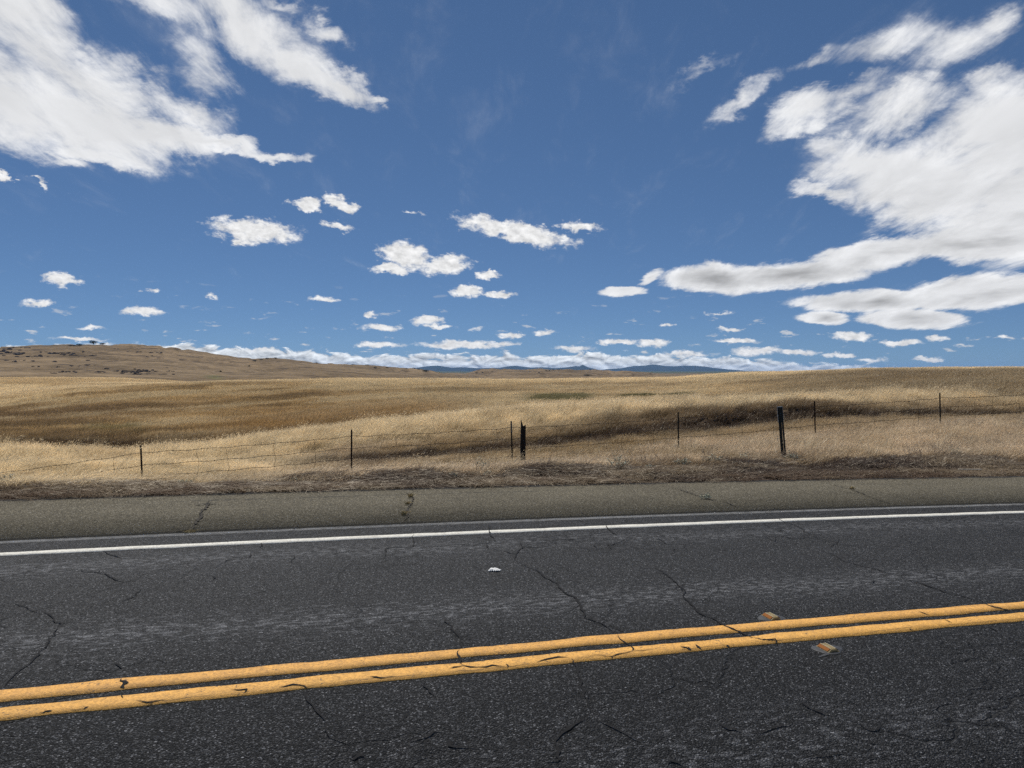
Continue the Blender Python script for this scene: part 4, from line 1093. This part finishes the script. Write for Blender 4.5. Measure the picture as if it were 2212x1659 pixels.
GRP = ['dark outcrop at the upper left of the far hill', 'dark rocks down the left flank of the far hill', 'dark rocks below the crest of the far hill', 'rock ledges across the middle of the far hill',
       'long rock outcrop near the foot of the far hill', 'scattered rocks on the right shoulder of the far hill']
LAB = ['dark boulder of the jumbled outcrop at far hill top left', 'dark boulder low on the far hill left flank', 'dark boulder below the treed far hill crest',
       'dark boulder of the ledges halfway up the far hill', 'dark boulder of the outcrop at the far hill foot', 'dark boulder on the smooth far hill shoulder']
r_ = np.random.default_rng(9)
for (x0, x1, y0, y1, n, s, g) in CLUST:
    for k in range(int(n)):
        zx, zy = r_.uniform(x0, x1), r_.uniform(y0, y1); x, y = HZ(zx, zy)
        X, Y, Z, D = ground_hit(x, y, 430)
        o = bpy.data.objects.new('boulder', ROCKS[int(r_.integers(6))]); COL.objects.link(o)
        sc = s*.1709*D/F*.58*r_.uniform(.5, 1.25)
        o.location = (X, Y, Z+sc*.15); o.scale = (sc*r_.uniform(1.0, 1.9), sc, sc*r_.uniform(.5, 1.0)); o.rotation_euler = (0, 0, r_.uniform(-.6, .6))
        gx0 = min(q[0] for q in CLUST if q[6] == g); gx1 = max(q[1] for q in CLUST if q[6] == g)
        side = ['left end', 'left part', 'middle', 'right part', 'right end'][min(4, int(5*(zx-gx0)/(gx1-gx0)))]
        lab = LAB[g]; size = 'small ' if o.scale[0] < 1.6 else ('broad ' if o.scale[0] > 3.0 else '')
        tag(o, size + lab + ', ' + side, 'boulder', GRP[g])

# ------------------------------------------------------------------ trees and bushes far off
def leaf_crown(b, c, rx, ry, rz, n, s, r2, flat=.3):
    for _ in range(n):
        th, cz = r2.uniform(0, 2*math.pi), r2.uniform(-flat, 1); rr = r2.uniform(.45, 1)**.6
        sx_ = math.sqrt(max(0, 1-cz*cz))
        p = Vector((c[0]+math.cos(th)*sx_*rx*rr, c[1]+math.sin(th)*sx_*ry*rr, c[2]+cz*rz*rr))
        a = Vector(r2.normal(size=3)).normalized()*s*r2.uniform(.6, 1.3); q = Vector(r2.normal(size=3)).normalized()*s*r2.uniform(.5, 1.1)
        b.add([p-a, p+q, p+a, p-q], [(0, 1, 2, 3)])
def tree(x, y, D0, w, h, lab, seed, trunk_h=.20, n=420, group='trees on the far skyline', cat='tree'):
    X, Y, Z, D = ground_hit(x, y, D0); px = D/F; w *= px; h *= px; r2 = np.random.default_rng(seed)
    e = empty('oak_tree' if cat == 'tree' else 'bush', (X, Y, Z-.2)); tag(e, lab, cat, group)
    b = MB(); tr = .035*h+.05
    b.tube([(0, 0, 0), (.03*w, 0, h*trunk_h*.6), (.0, 0, h*.55)], [tr*1.3, tr, tr*.6], 6)
    for k in range(5):
        th = 2*math.pi*k/5+r2.random(); b.tube([(0, 0, h*trunk_h*.7), (math.cos(th)*w*.18, math.sin(th)*w*.18, h*.6), (math.cos(th)*w*.34, math.sin(th)*w*.34, h*.72)], [tr*.6, tr*.35, tr*.15], 4)
    b.build('trunk', MAT['bark'], e)
    c = MB(); m = 7
    for k in range(m):
        th = 2*math.pi*k/m; q = .30 if k else 0
        leaf_crown(c, (math.cos(th)*w*q, math.sin(th)*w*q*.8, h*(trunk_h+.38)+r2.normal()*.04*h), w*.26, w*.24, h*.36, n//m, h*.055+.14, r2, .8)
    c.build('crown', MAT['oak_leaf'], e)
    return e
def TZ(x, y): return HZ(x, y)
tree(*TZ(1182, 121), 900, 13.5, 9.0, 'round-crowned oak standing on the skyline of the far hill', 501)
tree(*TZ(1300, 119), 900, 10.5, 4.2, 'low spreading oak right of the round-crowned oak on the skyline', 502, .15)
tree(*TZ(1008, 141), 900, 11.5, 5.0, 'rounded bushy oak left of the leafless tree on the skyline', 503, .12)
tree(*TZ(900, 139), 900, 13.0, 3.0, 'long low thicket of oak on the skyline, left of the bushy oak', 504, .05, 360)
tree(*TZ(945, 140), 900, 6.5, 2.6, 'small bush at the right end of the skyline thicket', 505, .05, 200, cat='bush')
def bare_tree():
    X, Y, Z, D = ground_hit(*TZ(1060, 142), 900); b = MB(); r2 = np.random.default_rng(8); h = 4.6*D/F
    b.tube([(0, 0, -.2), (.1, 0, h*.4), (-.1, 0, h*.7)], [.16, .11, .06], 5)
    o = b.build('trunk', MAT['bark'], e := empty('bare_tree', (X, Y, Z)))
    for k in range(9):
        th = r2.uniform(0, 6.28); q = Vector((math.cos(th)*h*.38, math.sin(th)*h*.2, h*r2.uniform(.7, 1.0)))
        c = MB(); c.tube([(0, 0, h*.35+k*.04*h), q*.6+Vector((0, 0, h*.2)), q], [.07, .05, .03], 4); c.build('branch', MAT['bark'], e)
    tag(e, 'leafless spindly tree between the bushy oak and the round-crowned oak', 'tree')
bare_tree()
def M1(x, y): return .3418*x, 702+.3418*y
def M2(x, y): return 756+.3418*x, 702+.3418*y
BUSH = [(M1(1610, 232), 700, 9, 4.5), (M1(1650, 222), 700, 10, 4), (M1(1690, 216), 800, 9, 4), (M1(1742, 214), 800, 7, 4), (M1(1575, 262), 600, 6, 3), (M1(1395, 296), 550, 5, 3.5), (M1(2000, 242), 800, 12, 2.5),
        (M2(160, 274), 700, 9, 4.5), (M2(236, 272), 700, 7, 3), (M2(20, 252), 800, 11, 2), (M2(110, 254), 800, 12, 2), (M2(405, 276), 800, 7, 3), (M2(435, 282), 800, 7, 2.5),
        (M2(1240, 292), 1300, 6, 3), (M2(1262, 290), 1300, 7, 3.5), (M2(1285, 286), 1300, 8, 2.6), (M2(1320, 285), 1300, 9, 2), (M2(800, 306), 1100, 7, 3.5), (M2(838, 304), 1100, 7, 3.5), (M2(900, 298), 1100, 6, 2.5),
        (M2(1195, 303), 1200, 4, 3), (M2(1900, 312), 1100, 6, 2.2), (M2(1790, 318), 1000, 5, 2), (M2(1520, 286), 1200, 6, 2)]
for k, ((x, y), D0, w, h) in enumerate(BUSH):
    lab = ('dark bush on the crest of the second brown hill' if k < 7 else 'dark bush on the low third spur' if k < 13 else 'tiny dark bush on the distant brown knolls')
    tree(x, y, D0, w, h, lab, 520+k, .08, 150, group=lab.replace('dark bush', 'dark bushes').replace('tiny dark', 'tiny dark'), cat='bush')
tree(*M2(480, 298), 800, 15, 6, 'largest dark oak thicket at the toe of the third spur', 560, .08, 500, group='oaks on the far knolls')
tree(*M2(1505, 338), 1000, 20, 4.5, 'long low dark grove on the flat in front of the distant knolls', 561, .08, 600, group='oaks on the far knolls')

# ------------------------------------------------------------------ grass
def blade_mesh(name, n, rad, h0, h1, w, lean, head=.3, seed=0, spread=.5, segs=3, wind=(.8, .25)):
    r2 = np.random.default_rng(seed); V = []; Fc = []; H = []; RV = []
    for _ in range(n):
        a, rr = r2.uniform(0, 6.283), rad*math.sqrt(r2.random()); bx, by = rr*math.cos(a), rr*math.sin(a)
        h = r2.uniform(h0, h1); la = r2.uniform(0, 6.283); lm = spread*abs(r2.normal())*h*.5
        ex = math.cos(la)*lm + wind[0]*lean*h*r2.uniform(.5, 1.3); ey = math.sin(la)*lm + wind[1]*lean*h*r2.uniform(.3, 1.2)
        wa = r2.uniform(0, 3.14); wx, wy = math.cos(wa)*w/2, math.sin(wa)*w/2; rv = r2.random()
        k = len(V)
        for s in range(segs):
            q = s/segs; c = q*q; ww = 1-.35*q
            px, py, pz = bx+ex*c, by+ey*c, h*(q - .12*q*q)
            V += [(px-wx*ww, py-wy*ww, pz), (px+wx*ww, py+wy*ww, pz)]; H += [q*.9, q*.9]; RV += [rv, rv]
        V.append((bx+ex, by+ey, h*.88)); H.append(.9); RV.append(rv)
        for s in range(segs-1): Fc.append((k+2*s, k+2*s+1, k+2*s+3, k+2*s+2))
        Fc.append((k+2*segs-2, k+2*segs-1, k+2*segs))
        if r2.random() < head:      # nodding seed head
            k = len(V); tx, ty, tz = bx+ex, by+ey, h*.88; L = r2.uniform(.04, .09)*(h/.6); dx, dy = ex/h*1.1, ey/h*1.1
            hw = w*1.25
            pts = [(0, 0, -.01), (dx*L*.5-wy/w*hw, dy*L*.5+wx/w*hw, L*.35), (dx*L*1.3, dy*L*1.3, L*.45), (dx*L*.5+wy/w*hw, dy*L*.5-wx/w*hw, L*.30)]
            V += [(tx+p[0], ty+p[1], tz+p[2]) for p in pts]; H += [1.05]*4; RV += [min(1, rv+.25)]*4; Fc.append((k, k+1, k+2, k+3))
    me = mesh_np(name, V, Fc); attr_f(me, 'h', H); attr_f(me, 'rv', RV); me.materials.append(MAT['dry_grass']); return me

def scatter_tree():
    ng = bpy.data.node_groups.get('scatter')
    if ng: return ng
    ng = bpy.data.node_groups.new('scatter', 'GeometryNodeTree')
    ng.interface.new_socket('Geometry', in_out='INPUT', socket_type='NodeSocketGeometry')
    ng.interface.new_socket('Tufts', in_out='INPUT', socket_type='NodeSocketCollection')
    ng.interface.new_socket('Geometry', in_out='OUTPUT', socket_type='NodeSocketGeometry')
    N, L = ng.nodes, ng.links
    gi, go = N.new('NodeGroupInput'), N.new('NodeGroupOutput')
    ci = N.new('GeometryNodeCollectionInfo'); ci.inputs['Separate Children'].default_value = True; ci.inputs['Reset Children'].default_value = True
    L.new(gi.outputs['Tufts'], ci.inputs['Collection'])
    ip = N.new('GeometryNodeInstanceOnPoints'); ip.inputs['Pick Instance'].default_value = True
    def na(nm, typ):
        n = N.new('GeometryNodeInputNamedAttribute'); n.data_type = typ; n.inputs['Name'].default_value = nm; return n.outputs['Attribute']
    L.new(gi.outputs['Geometry'], ip.inputs['Points']); L.new(ci.outputs[0], ip.inputs['Instance'])
    L.new(na('idx', 'INT'), ip.inputs['Instance Index']); L.new(na('rot', 'FLOAT_VECTOR'), ip.inputs['Rotation']); L.new(na('scl', 'FLOAT_VECTOR'), ip.inputs['Scale'])
    L.new(ip.outputs[0], go.inputs[0]); return ng

def scatter(name, meshes, P, scl, col, rotz=None, label=None, category=None, tilt=0.0, seed=0):
    r2 = np.random.default_rng(seed); n = len(P)
    c = bpy.data.collections.new(name + '_source')
    for k, me in enumerate(meshes):
        c.objects.link(bpy.data.objects.new('%s_tuft_%02d' % (name, k), me))
    me = bpy.data.meshes.new(name); me.vertices.add(n); me.vertices.foreach_set('co', np.asarray(P, np.float32).ravel())
    rz = r2.uniform(-.5, .5, n) if rotz is None else rotz
    attr_v(me, 'rot', np.stack([r2.normal(size=n)*tilt, r2.normal(size=n)*tilt, rz], -1)); attr_v(me, 'scl', scl); attr_v(me, 'icol', col); attr_i(me, 'idx', r2.integers(0, len(meshes), n))
    o = bpy.data.objects.new(name, me); COL.objects.link(o)
    md = o.modifiers.new('scatter', 'NODES'); md.node_group = scatter_tree()
    for it in md.node_group.interface.items_tree:
        if it.name == 'Tufts': md[it.identifier] = c
    tag(o, label, category, None, 'stuff'); return o

def sample_sector(n, d0, d1, az0, az1, seed, power=2.0):
    """n points between two distances; power 2 = even over the ground, lower = more of them near"""
    r2 = np.random.default_rng(seed); q = r2.random(n)
    D = (d0**power + q*(d1**power-d0**power))**(1/power); az = r2.uniform(az0, az1, n)
    return D*np.sin(az), D*np.cos(az), D, r2

def near_grass():
    n = 52000
    X, Y, D, r2 = sample_sector(n, 11.5, 46, R(-42), R(41), 21, 1.25)
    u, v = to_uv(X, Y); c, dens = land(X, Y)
    edge = 11.75 + .40*sstep(u, 0, 8) + .5*(fbm(u/1.2, v*0, 3, 301)-.5)*2
    edge = edge - .25*sstep(-u, 1.5, 4.5)
    keep = (v > edge) & (r2.random(n) < np.where(v < 12.6, 1, dens)) 
    # thin out close to the posts so that their feet show as they do in the picture
    X, Y, D, u, v, c = X[keep], Y[keep], D[keep], u[keep], v[keep], c[keep]; m = len(X)
    z = height(X, Y)
    # stalks stand tall on the near ridge, knee high between verge and fence
    hgt = .27 + .30*sstep(v, 25.5, 29.5) + .05*sstep(-u, 0, 4)*sstep(v, 14, 17) + .12*sstep(u, 5, 12)
    hgt = hgt*np.where(v < 14, .72+.28*sstep(v, 12.7, 14.5), 1)
    hgt = hgt*(.55 + .90*fbm(u/1.1, v/1.1, 3, 311))
    tall = (r2.random(m) < .012)*(v > 26)
    hgt = hgt*np.where(tall, 1.45, 1)
    s = hgt/.6*(.8+.4*r2.random(m)); sx_ = np.interp(D, [12, 45], [.85, 1.35])
    sh = .50+.98*fbm(u/.8, v/.7, 4, 321, .6)+r2.normal(size=m)*.16
    c = c*sh[:, None]*1.0
    meshes = [blade_mesh('grass_tuft', 56, .26, .34, .64, .0095, .42, .45, 700+k, .55) for k in range(8)]
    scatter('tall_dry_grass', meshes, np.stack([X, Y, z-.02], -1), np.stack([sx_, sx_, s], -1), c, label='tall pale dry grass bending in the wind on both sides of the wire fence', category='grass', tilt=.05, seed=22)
def mid_grass():
    n = 62000
    X, Y, D, r2 = sample_sector(n, 39, 205, R(-40), R(40), 31, .9)
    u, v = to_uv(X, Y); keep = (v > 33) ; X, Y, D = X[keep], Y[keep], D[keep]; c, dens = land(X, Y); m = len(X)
    z = height(X, Y); s = np.interp(D, [39, 90, 205], [.85, .95, 1.1])*(.7+.5*r2.random(m)); sx_ = np.interp(D, [39, 205], [.75, 2.0])
    u, v = to_uv(X, Y); c = c*(.80+.40*fbm(X/2.2, Y/3.5, 3, 331)+r2.normal(size=m)*.10)[:, None]
    meshes = [blade_mesh('field_tuft', 46, .75, .26, .50, .030, .40, .25, 740+k, .5, 2) for k in range(6)]
    scatter('meadow_grass', meshes, np.stack([X, Y, z-.02], -1), np.stack([sx_, sx_, s], -1), c*1.08, label='golden brown dry grass covering the broad slope beyond the dip', category='grass', tilt=.04, seed=32)
def far_grass():
    n = 16000
    X, Y, D, r2 = sample_sector(n, 190, 330, R(-40), R(-20), 41, 1.2)
    c, dens = land(X, Y); m = len(X); z = height(X, Y); s = .9+.4*r2.random(m)
    c = c*(.85+.3*fbm(X/5., Y/9., 3, 341)+r2.normal(size=m)*.08)[:, None]
    meshes = [blade_mesh('field_tuft', 40, 1.6, .25, .45, .07, .35, .2, 760+k, .5, 2) for k in range(4)]
    scatter('meadow_grass', meshes, np.stack([X, Y, z-.02], -1), np.stack([s, s, s], -1), c*1.05, label='pale yellow dry grass on the rise at the foot of the left hill', category='grass', tilt=.03, seed=42)
near_grass(); mid_grass(); far_grass()
def tall_straws():
    r2 = np.random.default_rng(91); n = 2600
    u = r2.uniform(-12, 36, n); v = np.where(r2.random(n) < .6, r2.uniform(27.5, 33, n), r2.uniform(12.4, 19, n))
    k = (fbm(u/1.4, v/1.2, 3, 391)+.22*r2.random(n)) > .66; u, v = u[k], v[k]; m = len(u)
    X, Y = u*CT-v*ST, u*ST+v*CT; z = height(X, Y); c, _ = land(X, Y); c = np.clip(c*.45+np.array([.80, .69, .47])*.55, 0, .85)*(.75+.45*r2.random(m))[:, None]
    s = np.where(v > 25, .80+.40*r2.random(m), .50+.30*r2.random(m))
    scatter('tall_dry_straws', [blade_mesh('straw_clump', 13, .16, .55, .95, .011, .62, .7, 860+q, .7, 4) for q in range(6)], np.stack([X, Y, z], -1), np.stack([s, s, s], -1), c,
            label='scattered taller pale straws with nodding heads rising above the rest of the grass', category='straw', tilt=.08, seed=92)
tall_straws()

# dead flattened weeds along the verge
def thatch_mesh(name, n, rad, seed, hmax=.10, w=.006):
    r2 = np.random.default_rng(seed); V = []; Fc = []; H = []; RV = []
    for _ in range(n):
        a, rr = r2.uniform(0, 6.283), rad*math.sqrt(r2.random()); x, y = rr*math.cos(a), rr*math.sin(a)
        d = r2.normal()*.55 + (math.pi if r2.random() < .5 else 0); L = r2.uniform(.10, .34); z = r2.uniform(0, hmax*.6); bow = r2.uniform(0, hmax)
        rv = r2.random(); k = len(V); side = r2.uniform(-.3, .3)*L
        for s in range(4):
            q = s/3; px = x+math.cos(d)*L*q - math.sin(d)*side*q*q; py = y+math.sin(d)*L*q + math.cos(d)*side*q*q; pz = z+bow*4*q*(1-q)*.7+r2.normal()*.004
            ww = w*(1-.6*q)/2
            V += [(px+math.sin(d)*ww, py-math.cos(d)*ww, pz-ww*.5), (px-math.sin(d)*ww, py+math.cos(d)*ww, pz+ww*.7)]; H += [.3+.5*q]*2; RV += [rv]*2
        for s in range(3): Fc.append((k+2*s, k+2*s+1, k+2*s+3, k+2*s+2))
    me = mesh_np(name, V, Fc); attr_f(me, 'h', H); attr_f(me, 'rv', RV); me.materials.append(MAT['dry_grass']); return me
def verge():
    r2 = np.random.default_rng(51); n = 8000
    u = r2.uniform(-14, 34, n); v = 10.82 + bow(u) + (1.15+.36*sstep(u, 0, 8))*r2.random(n)**.9
    vm = 10.80 + bow(u) + .10*(fbm(u/.5, u*0, 3, 351)-.3)
    keep = v > vm; u, v = u[keep], v[keep]; m = len(u)
    X, Y = u*CT-v*ST, u*ST+v*CT; z = height(X, Y)
    nn = fbm(u/1.1, v/.5, 3, 361); n3 = r2.random(m)
    c = np.zeros((m, 3))+np.array([.142, .110, .088])
    def L(c, new, w): return c*(1-w[:, None])+np.array(new)*w[:, None]
    c = L(c, [.21, .168, .138], (n3 > .70)*.6); c = L(c, [.40, .34, .26], (n3 > .955)*1.0); c = L(c, [.20, .145, .105], sstep(v-bow(u), 11.5, 11.0)*.75*(n3 < .9)); c = L(c, [.065, .050, .048], sstep(nn, .50, .62)*.75*(n3 < .8))
    straw = sstep(fbm(u/.9, v/.35, 4, 367), .54, .64)*(n3 < .8)
    c = L(c, [.34, .275, .195], straw*.8)
    s = .8+.5*r2.random(m); sz = .35+.55*sstep(v, 11.0, 11.7)*sstep(fbm(u/1.3, v/.7, 3, 61), .40, .52)+.3*r2.random(m)
    scatter('dead_weeds', [thatch_mesh('weed_mat', 44, .20, 800+k) for k in range(8)], np.stack([X, Y, z+.0], -1), np.stack([s, s, sz], -1), c, rotz=TH+r2.normal(size=m)*.25,
            label='flattened grey brown dead weeds along the pavement edge', category='dead weeds', tilt=.08, seed=52)
    # stiff dark stalks sticking up out of the mat
    n = 420; u = r2.uniform(-12, 30, n); v = 11.5+.7*r2.random(n)+.5*sstep(u, 0, 8); k = (fbm(u/1.6, u*0+3, 3, 371)+.25*r2.random(n)) > .60; u, v = u[k], v[k]; m = len(u)
    X, Y = u*CT-v*ST, u*ST+v*CT; z = height(X, Y); c = np.zeros((m, 3))+np.array([.13, .10, .09]); pale = r2.random(m) > .7; c[pale] = (.42, .35, .27)
    s = .5+.5*r2.random(m)
    scatter('dead_stalks', [blade_mesh('stalks', 16, .09, .25, .6, .008, .1, .1, 820+q, 1.5, 3) for q in range(5)], np.stack([X, Y, z], -1), np.stack([s, s, s*.8], -1), c, rotz=r2.uniform(0, 6.28, m),
            label='stiff dark dead stalks standing up out of the verge weeds', category='dead stalks', tilt=.15, seed=53)
    # dug soil clods in the ditch
verge()
def clods():
    r2 = np.random.default_rng(61); n = 9000; u = r2.uniform(-5, 34, n); v = 22.3+3.5*r2.random(n); k = (fbm(u/1.2, v/.8, 3, 381)+.3*r2.random(n)) > .55; u, v = u[k], v[k]; m = len(u)
    X, Y = u*CT-v*ST, u*ST+v*CT; z = height(X, Y); s = .02+.085*r2.random(m)**2.5
    ms = []
    for q in range(4):
        v_, f_ = rock_verts(900+q, 6, 4); me = mesh_np('clod', v_, f_); me.materials.append(MAT['clod']); ms.append(me)
    scatter('soil_clods', ms, np.stack([X, Y, z], -1), np.stack([s*1.3, s, s], -1), np.zeros((m, 3)), rotz=r2.uniform(0, 6.28, m), label='dark dug clods of soil lying in the ditch behind the fence', category='soil', tilt=.3, seed=62)
clods()
def reeds():
    r2 = np.random.default_rng(71); out = []
    n = 9000; X, Y, D, r3 = sample_sector(n, 62, 96, R(-2), R(17), 72)
    c, _ = land(X, Y); g = (c[:, 1] > c[:, 0]*.88); X, Y, D, c = X[g], Y[g], D[g], c[g]; m = len(X)
    if m == 0: return
    z = height(X, Y); s = .7+.6*r2.random(m)
    scatter('green_rushes', [blade_mesh('rush', 24, .5, .3, .55, .03, .1, .1, 840+q, .5, 2) for q in range(3)], np.stack([X, Y, z], -1), np.stack([s, s, s], -1), c*1.1,
            label='green rushes and grass in the damp hollow of the slope', category='rushes', tilt=.1, seed=73)
reeds()

# low grey-green plants along the verge and in the cracks
def leaf_plant(x, y, w, lab, seed, dmin=10.4, onroad=False, tall=.5, mt='sage_leaf', name='weed_plant', group='low grey green weeds along the verge'):
    if onroad:
        u, v = on_road(x, y); p = ROADM @ Vector((u, v, 0)); X, Y, Z = p; D = math.hypot(X, Y)
    else:
        vq = 11.1 + .032*max(0.0, 1074-.0212*x-y); Y = depth_on_v(x, vq); X = Y*(x-1106)/F; Z = float(height(X, Y))+.03; D = math.hypot(X, Y); w *= 1.2; tall *= 1.25
    r2 = np.random.default_rng(seed); rad = w*D/F/2; e = empty(name, (X, Y, Z)); tag(e, lab, 'weed', group)
    b = MB(); s = MB(); tall *= 1.5; ns = max(12, int(rad*110))
    for k in range(ns):
        th = r2.uniform(0, 6.28); q = math.sqrt(r2.random()); tip = Vector((math.cos(th)*rad*q, math.sin(th)*rad*q*.8, rad*tall*(1.15-q*.6)*r2.uniform(.7, 1.2)+.01))
        s.tube([(0, 0, 0), tip*.55+Vector((0, 0, .01)), tip], [.003, .0022, .0015], 3, cap=False)
        for j in range(9):
            p = tip*r2.uniform(.45, 1.05)+Vector(r2.normal(size=3))*.012; a = Vector(r2.normal(size=3)); a.z = abs(a.z)*.5; a = a.normalized()*r2.uniform(.018, .036); c = a.cross(Vector(r2.normal(size=3))).normalized()*.009
            b.add([p, p+a*.5+c, p+a, p+a*.5-c], [(0, 1, 2, 3)])
    s.build('stem', MAT['dark_twig'], e); b.build('leaves', MAT[mt], e)
leaf_plant(1334, 1030, 44, 'largest grey green bushy weed at the pavement edge, between the wooden post and the delineator', 901, tall=.75)
leaf_plant(1039, 1019, 36, 'upright grey green weed left of the wooden post, behind the flattened litter', 902, tall=.85)
leaf_plant(1056, 1037, 22, 'small grey green weed in front of the weed left of the wooden post', 903, tall=.6)
leaf_plant(977, 1043, 18, 'small dark green weed close to the pavement edge, leftmost of three by the wooden post', 904, tall=.6)
leaf_plant(1474, 1012, 34, 'pale low weed halfway between the largest weed and the delineator', 905, tall=.5)
leaf_plant(1403, 1024, 22, 'faint small weed just right of the largest weed', 906, tall=.5)
leaf_plant(1712, 1004, 40, 'pale silvery weed at the foot of the delineator', 907, tall=.5)
leaf_plant(1540, 1008, 46, 'flat silvery weed left of the delineator along the grass edge', 908, tall=.35)
leaf_plant(1610, 1005, 46, 'flat silvery weed next to the delineator on its left', 909, tall=.35)
leaf_plant(1880, 1002, 30, 'pale weed with bent straws to the right of the delineator', 910, tall=.4)
leaf_plant(2060, 994, 34, 'pale weed above the lath at the right end of the verge', 911, tall=.4)
leaf_plant(18, 1052, 36, 'green weed at the left end of the verge', 912, tall=.6)
leaf_plant(400, 1047, 40, 'whitish low weed right of the first steel post', 913, tall=.3)
leaf_plant(640, 1044, 24, 'small weed in front of the second steel post', 914, tall=.4)
leaf_plant(1524, 1077, 24, 'pale little weed growing out of a crack in the shoulder', 915, onroad=True, tall=.3, group='weeds growing in the shoulder cracks')
def road_tuft(x, y, w, lab, seed, hh=.05, name='grass_tuft'):
    u, v = on_road(x, y); p = ROADM @ Vector((u, v, 0)); D = p.length; rad = w*D/F/2
    me = blade_mesh('grass_tuft', 90, rad*.7, hh*.5, hh*1.3, .006, .5, .1, seed, 2.6, 3)
    m2 = bpy.data.materials.get('straw_tuft') or mat('straw_tuft', m_plain((.42, .33, .16), .8, .3, 40))
    me.materials.clear(); me.materials.append(m2)
    o = link_mesh(name, me, None, None, p); o.scale = (1, .6, 1); tag(o, lab, 'grass tuft', 'dry tufts growing in the shoulder cracks')
road_tuft(410, 1150, 34, 'flat straw-coloured tuft at the lower end of the mossy shoulder crack', 921, .03)
road_tuft(886, 1074, 14, 'dry tuft at the top of the jagged crack in mid shoulder', 922, .06)
road_tuft(880, 1090, 12, 'dry tuft halfway down the jagged crack in mid shoulder', 923, .05)
road_tuft(872, 1112, 14, 'dry tuft at the lower end of the jagged crack in mid shoulder', 924, .05)
road_tuft(1840, 1056, 12, 'tiny dry tuft in the right-hand shoulder crack', 925, .04)

# ------------------------------------------------------------------ haze
HAZE = 1.0e-5
if HAZE:
    def m_haze():
        m_ = bpy.data.materials.new('haze'); m_.use_nodes = True; t = NT(m_.node_tree); t.n.clear()
        o = t.new('ShaderNodeOutputMaterial'); v = t.new('ShaderNodeVolumePrincipled')
        v.inputs['Color'].default_value = (.30, .55, 1.0, 1); v.inputs['Density'].default_value = HAZE*4; v.inputs['Anisotropy'].default_value = 0.2
        t.l.new(v.outputs[0], o.inputs['Volume']); return m_
    b = MB(); b.box((0, 8000, 35), (30000, 18000, 140)); o = b.build('haze', m_haze()); tag(o, kind='stuff')
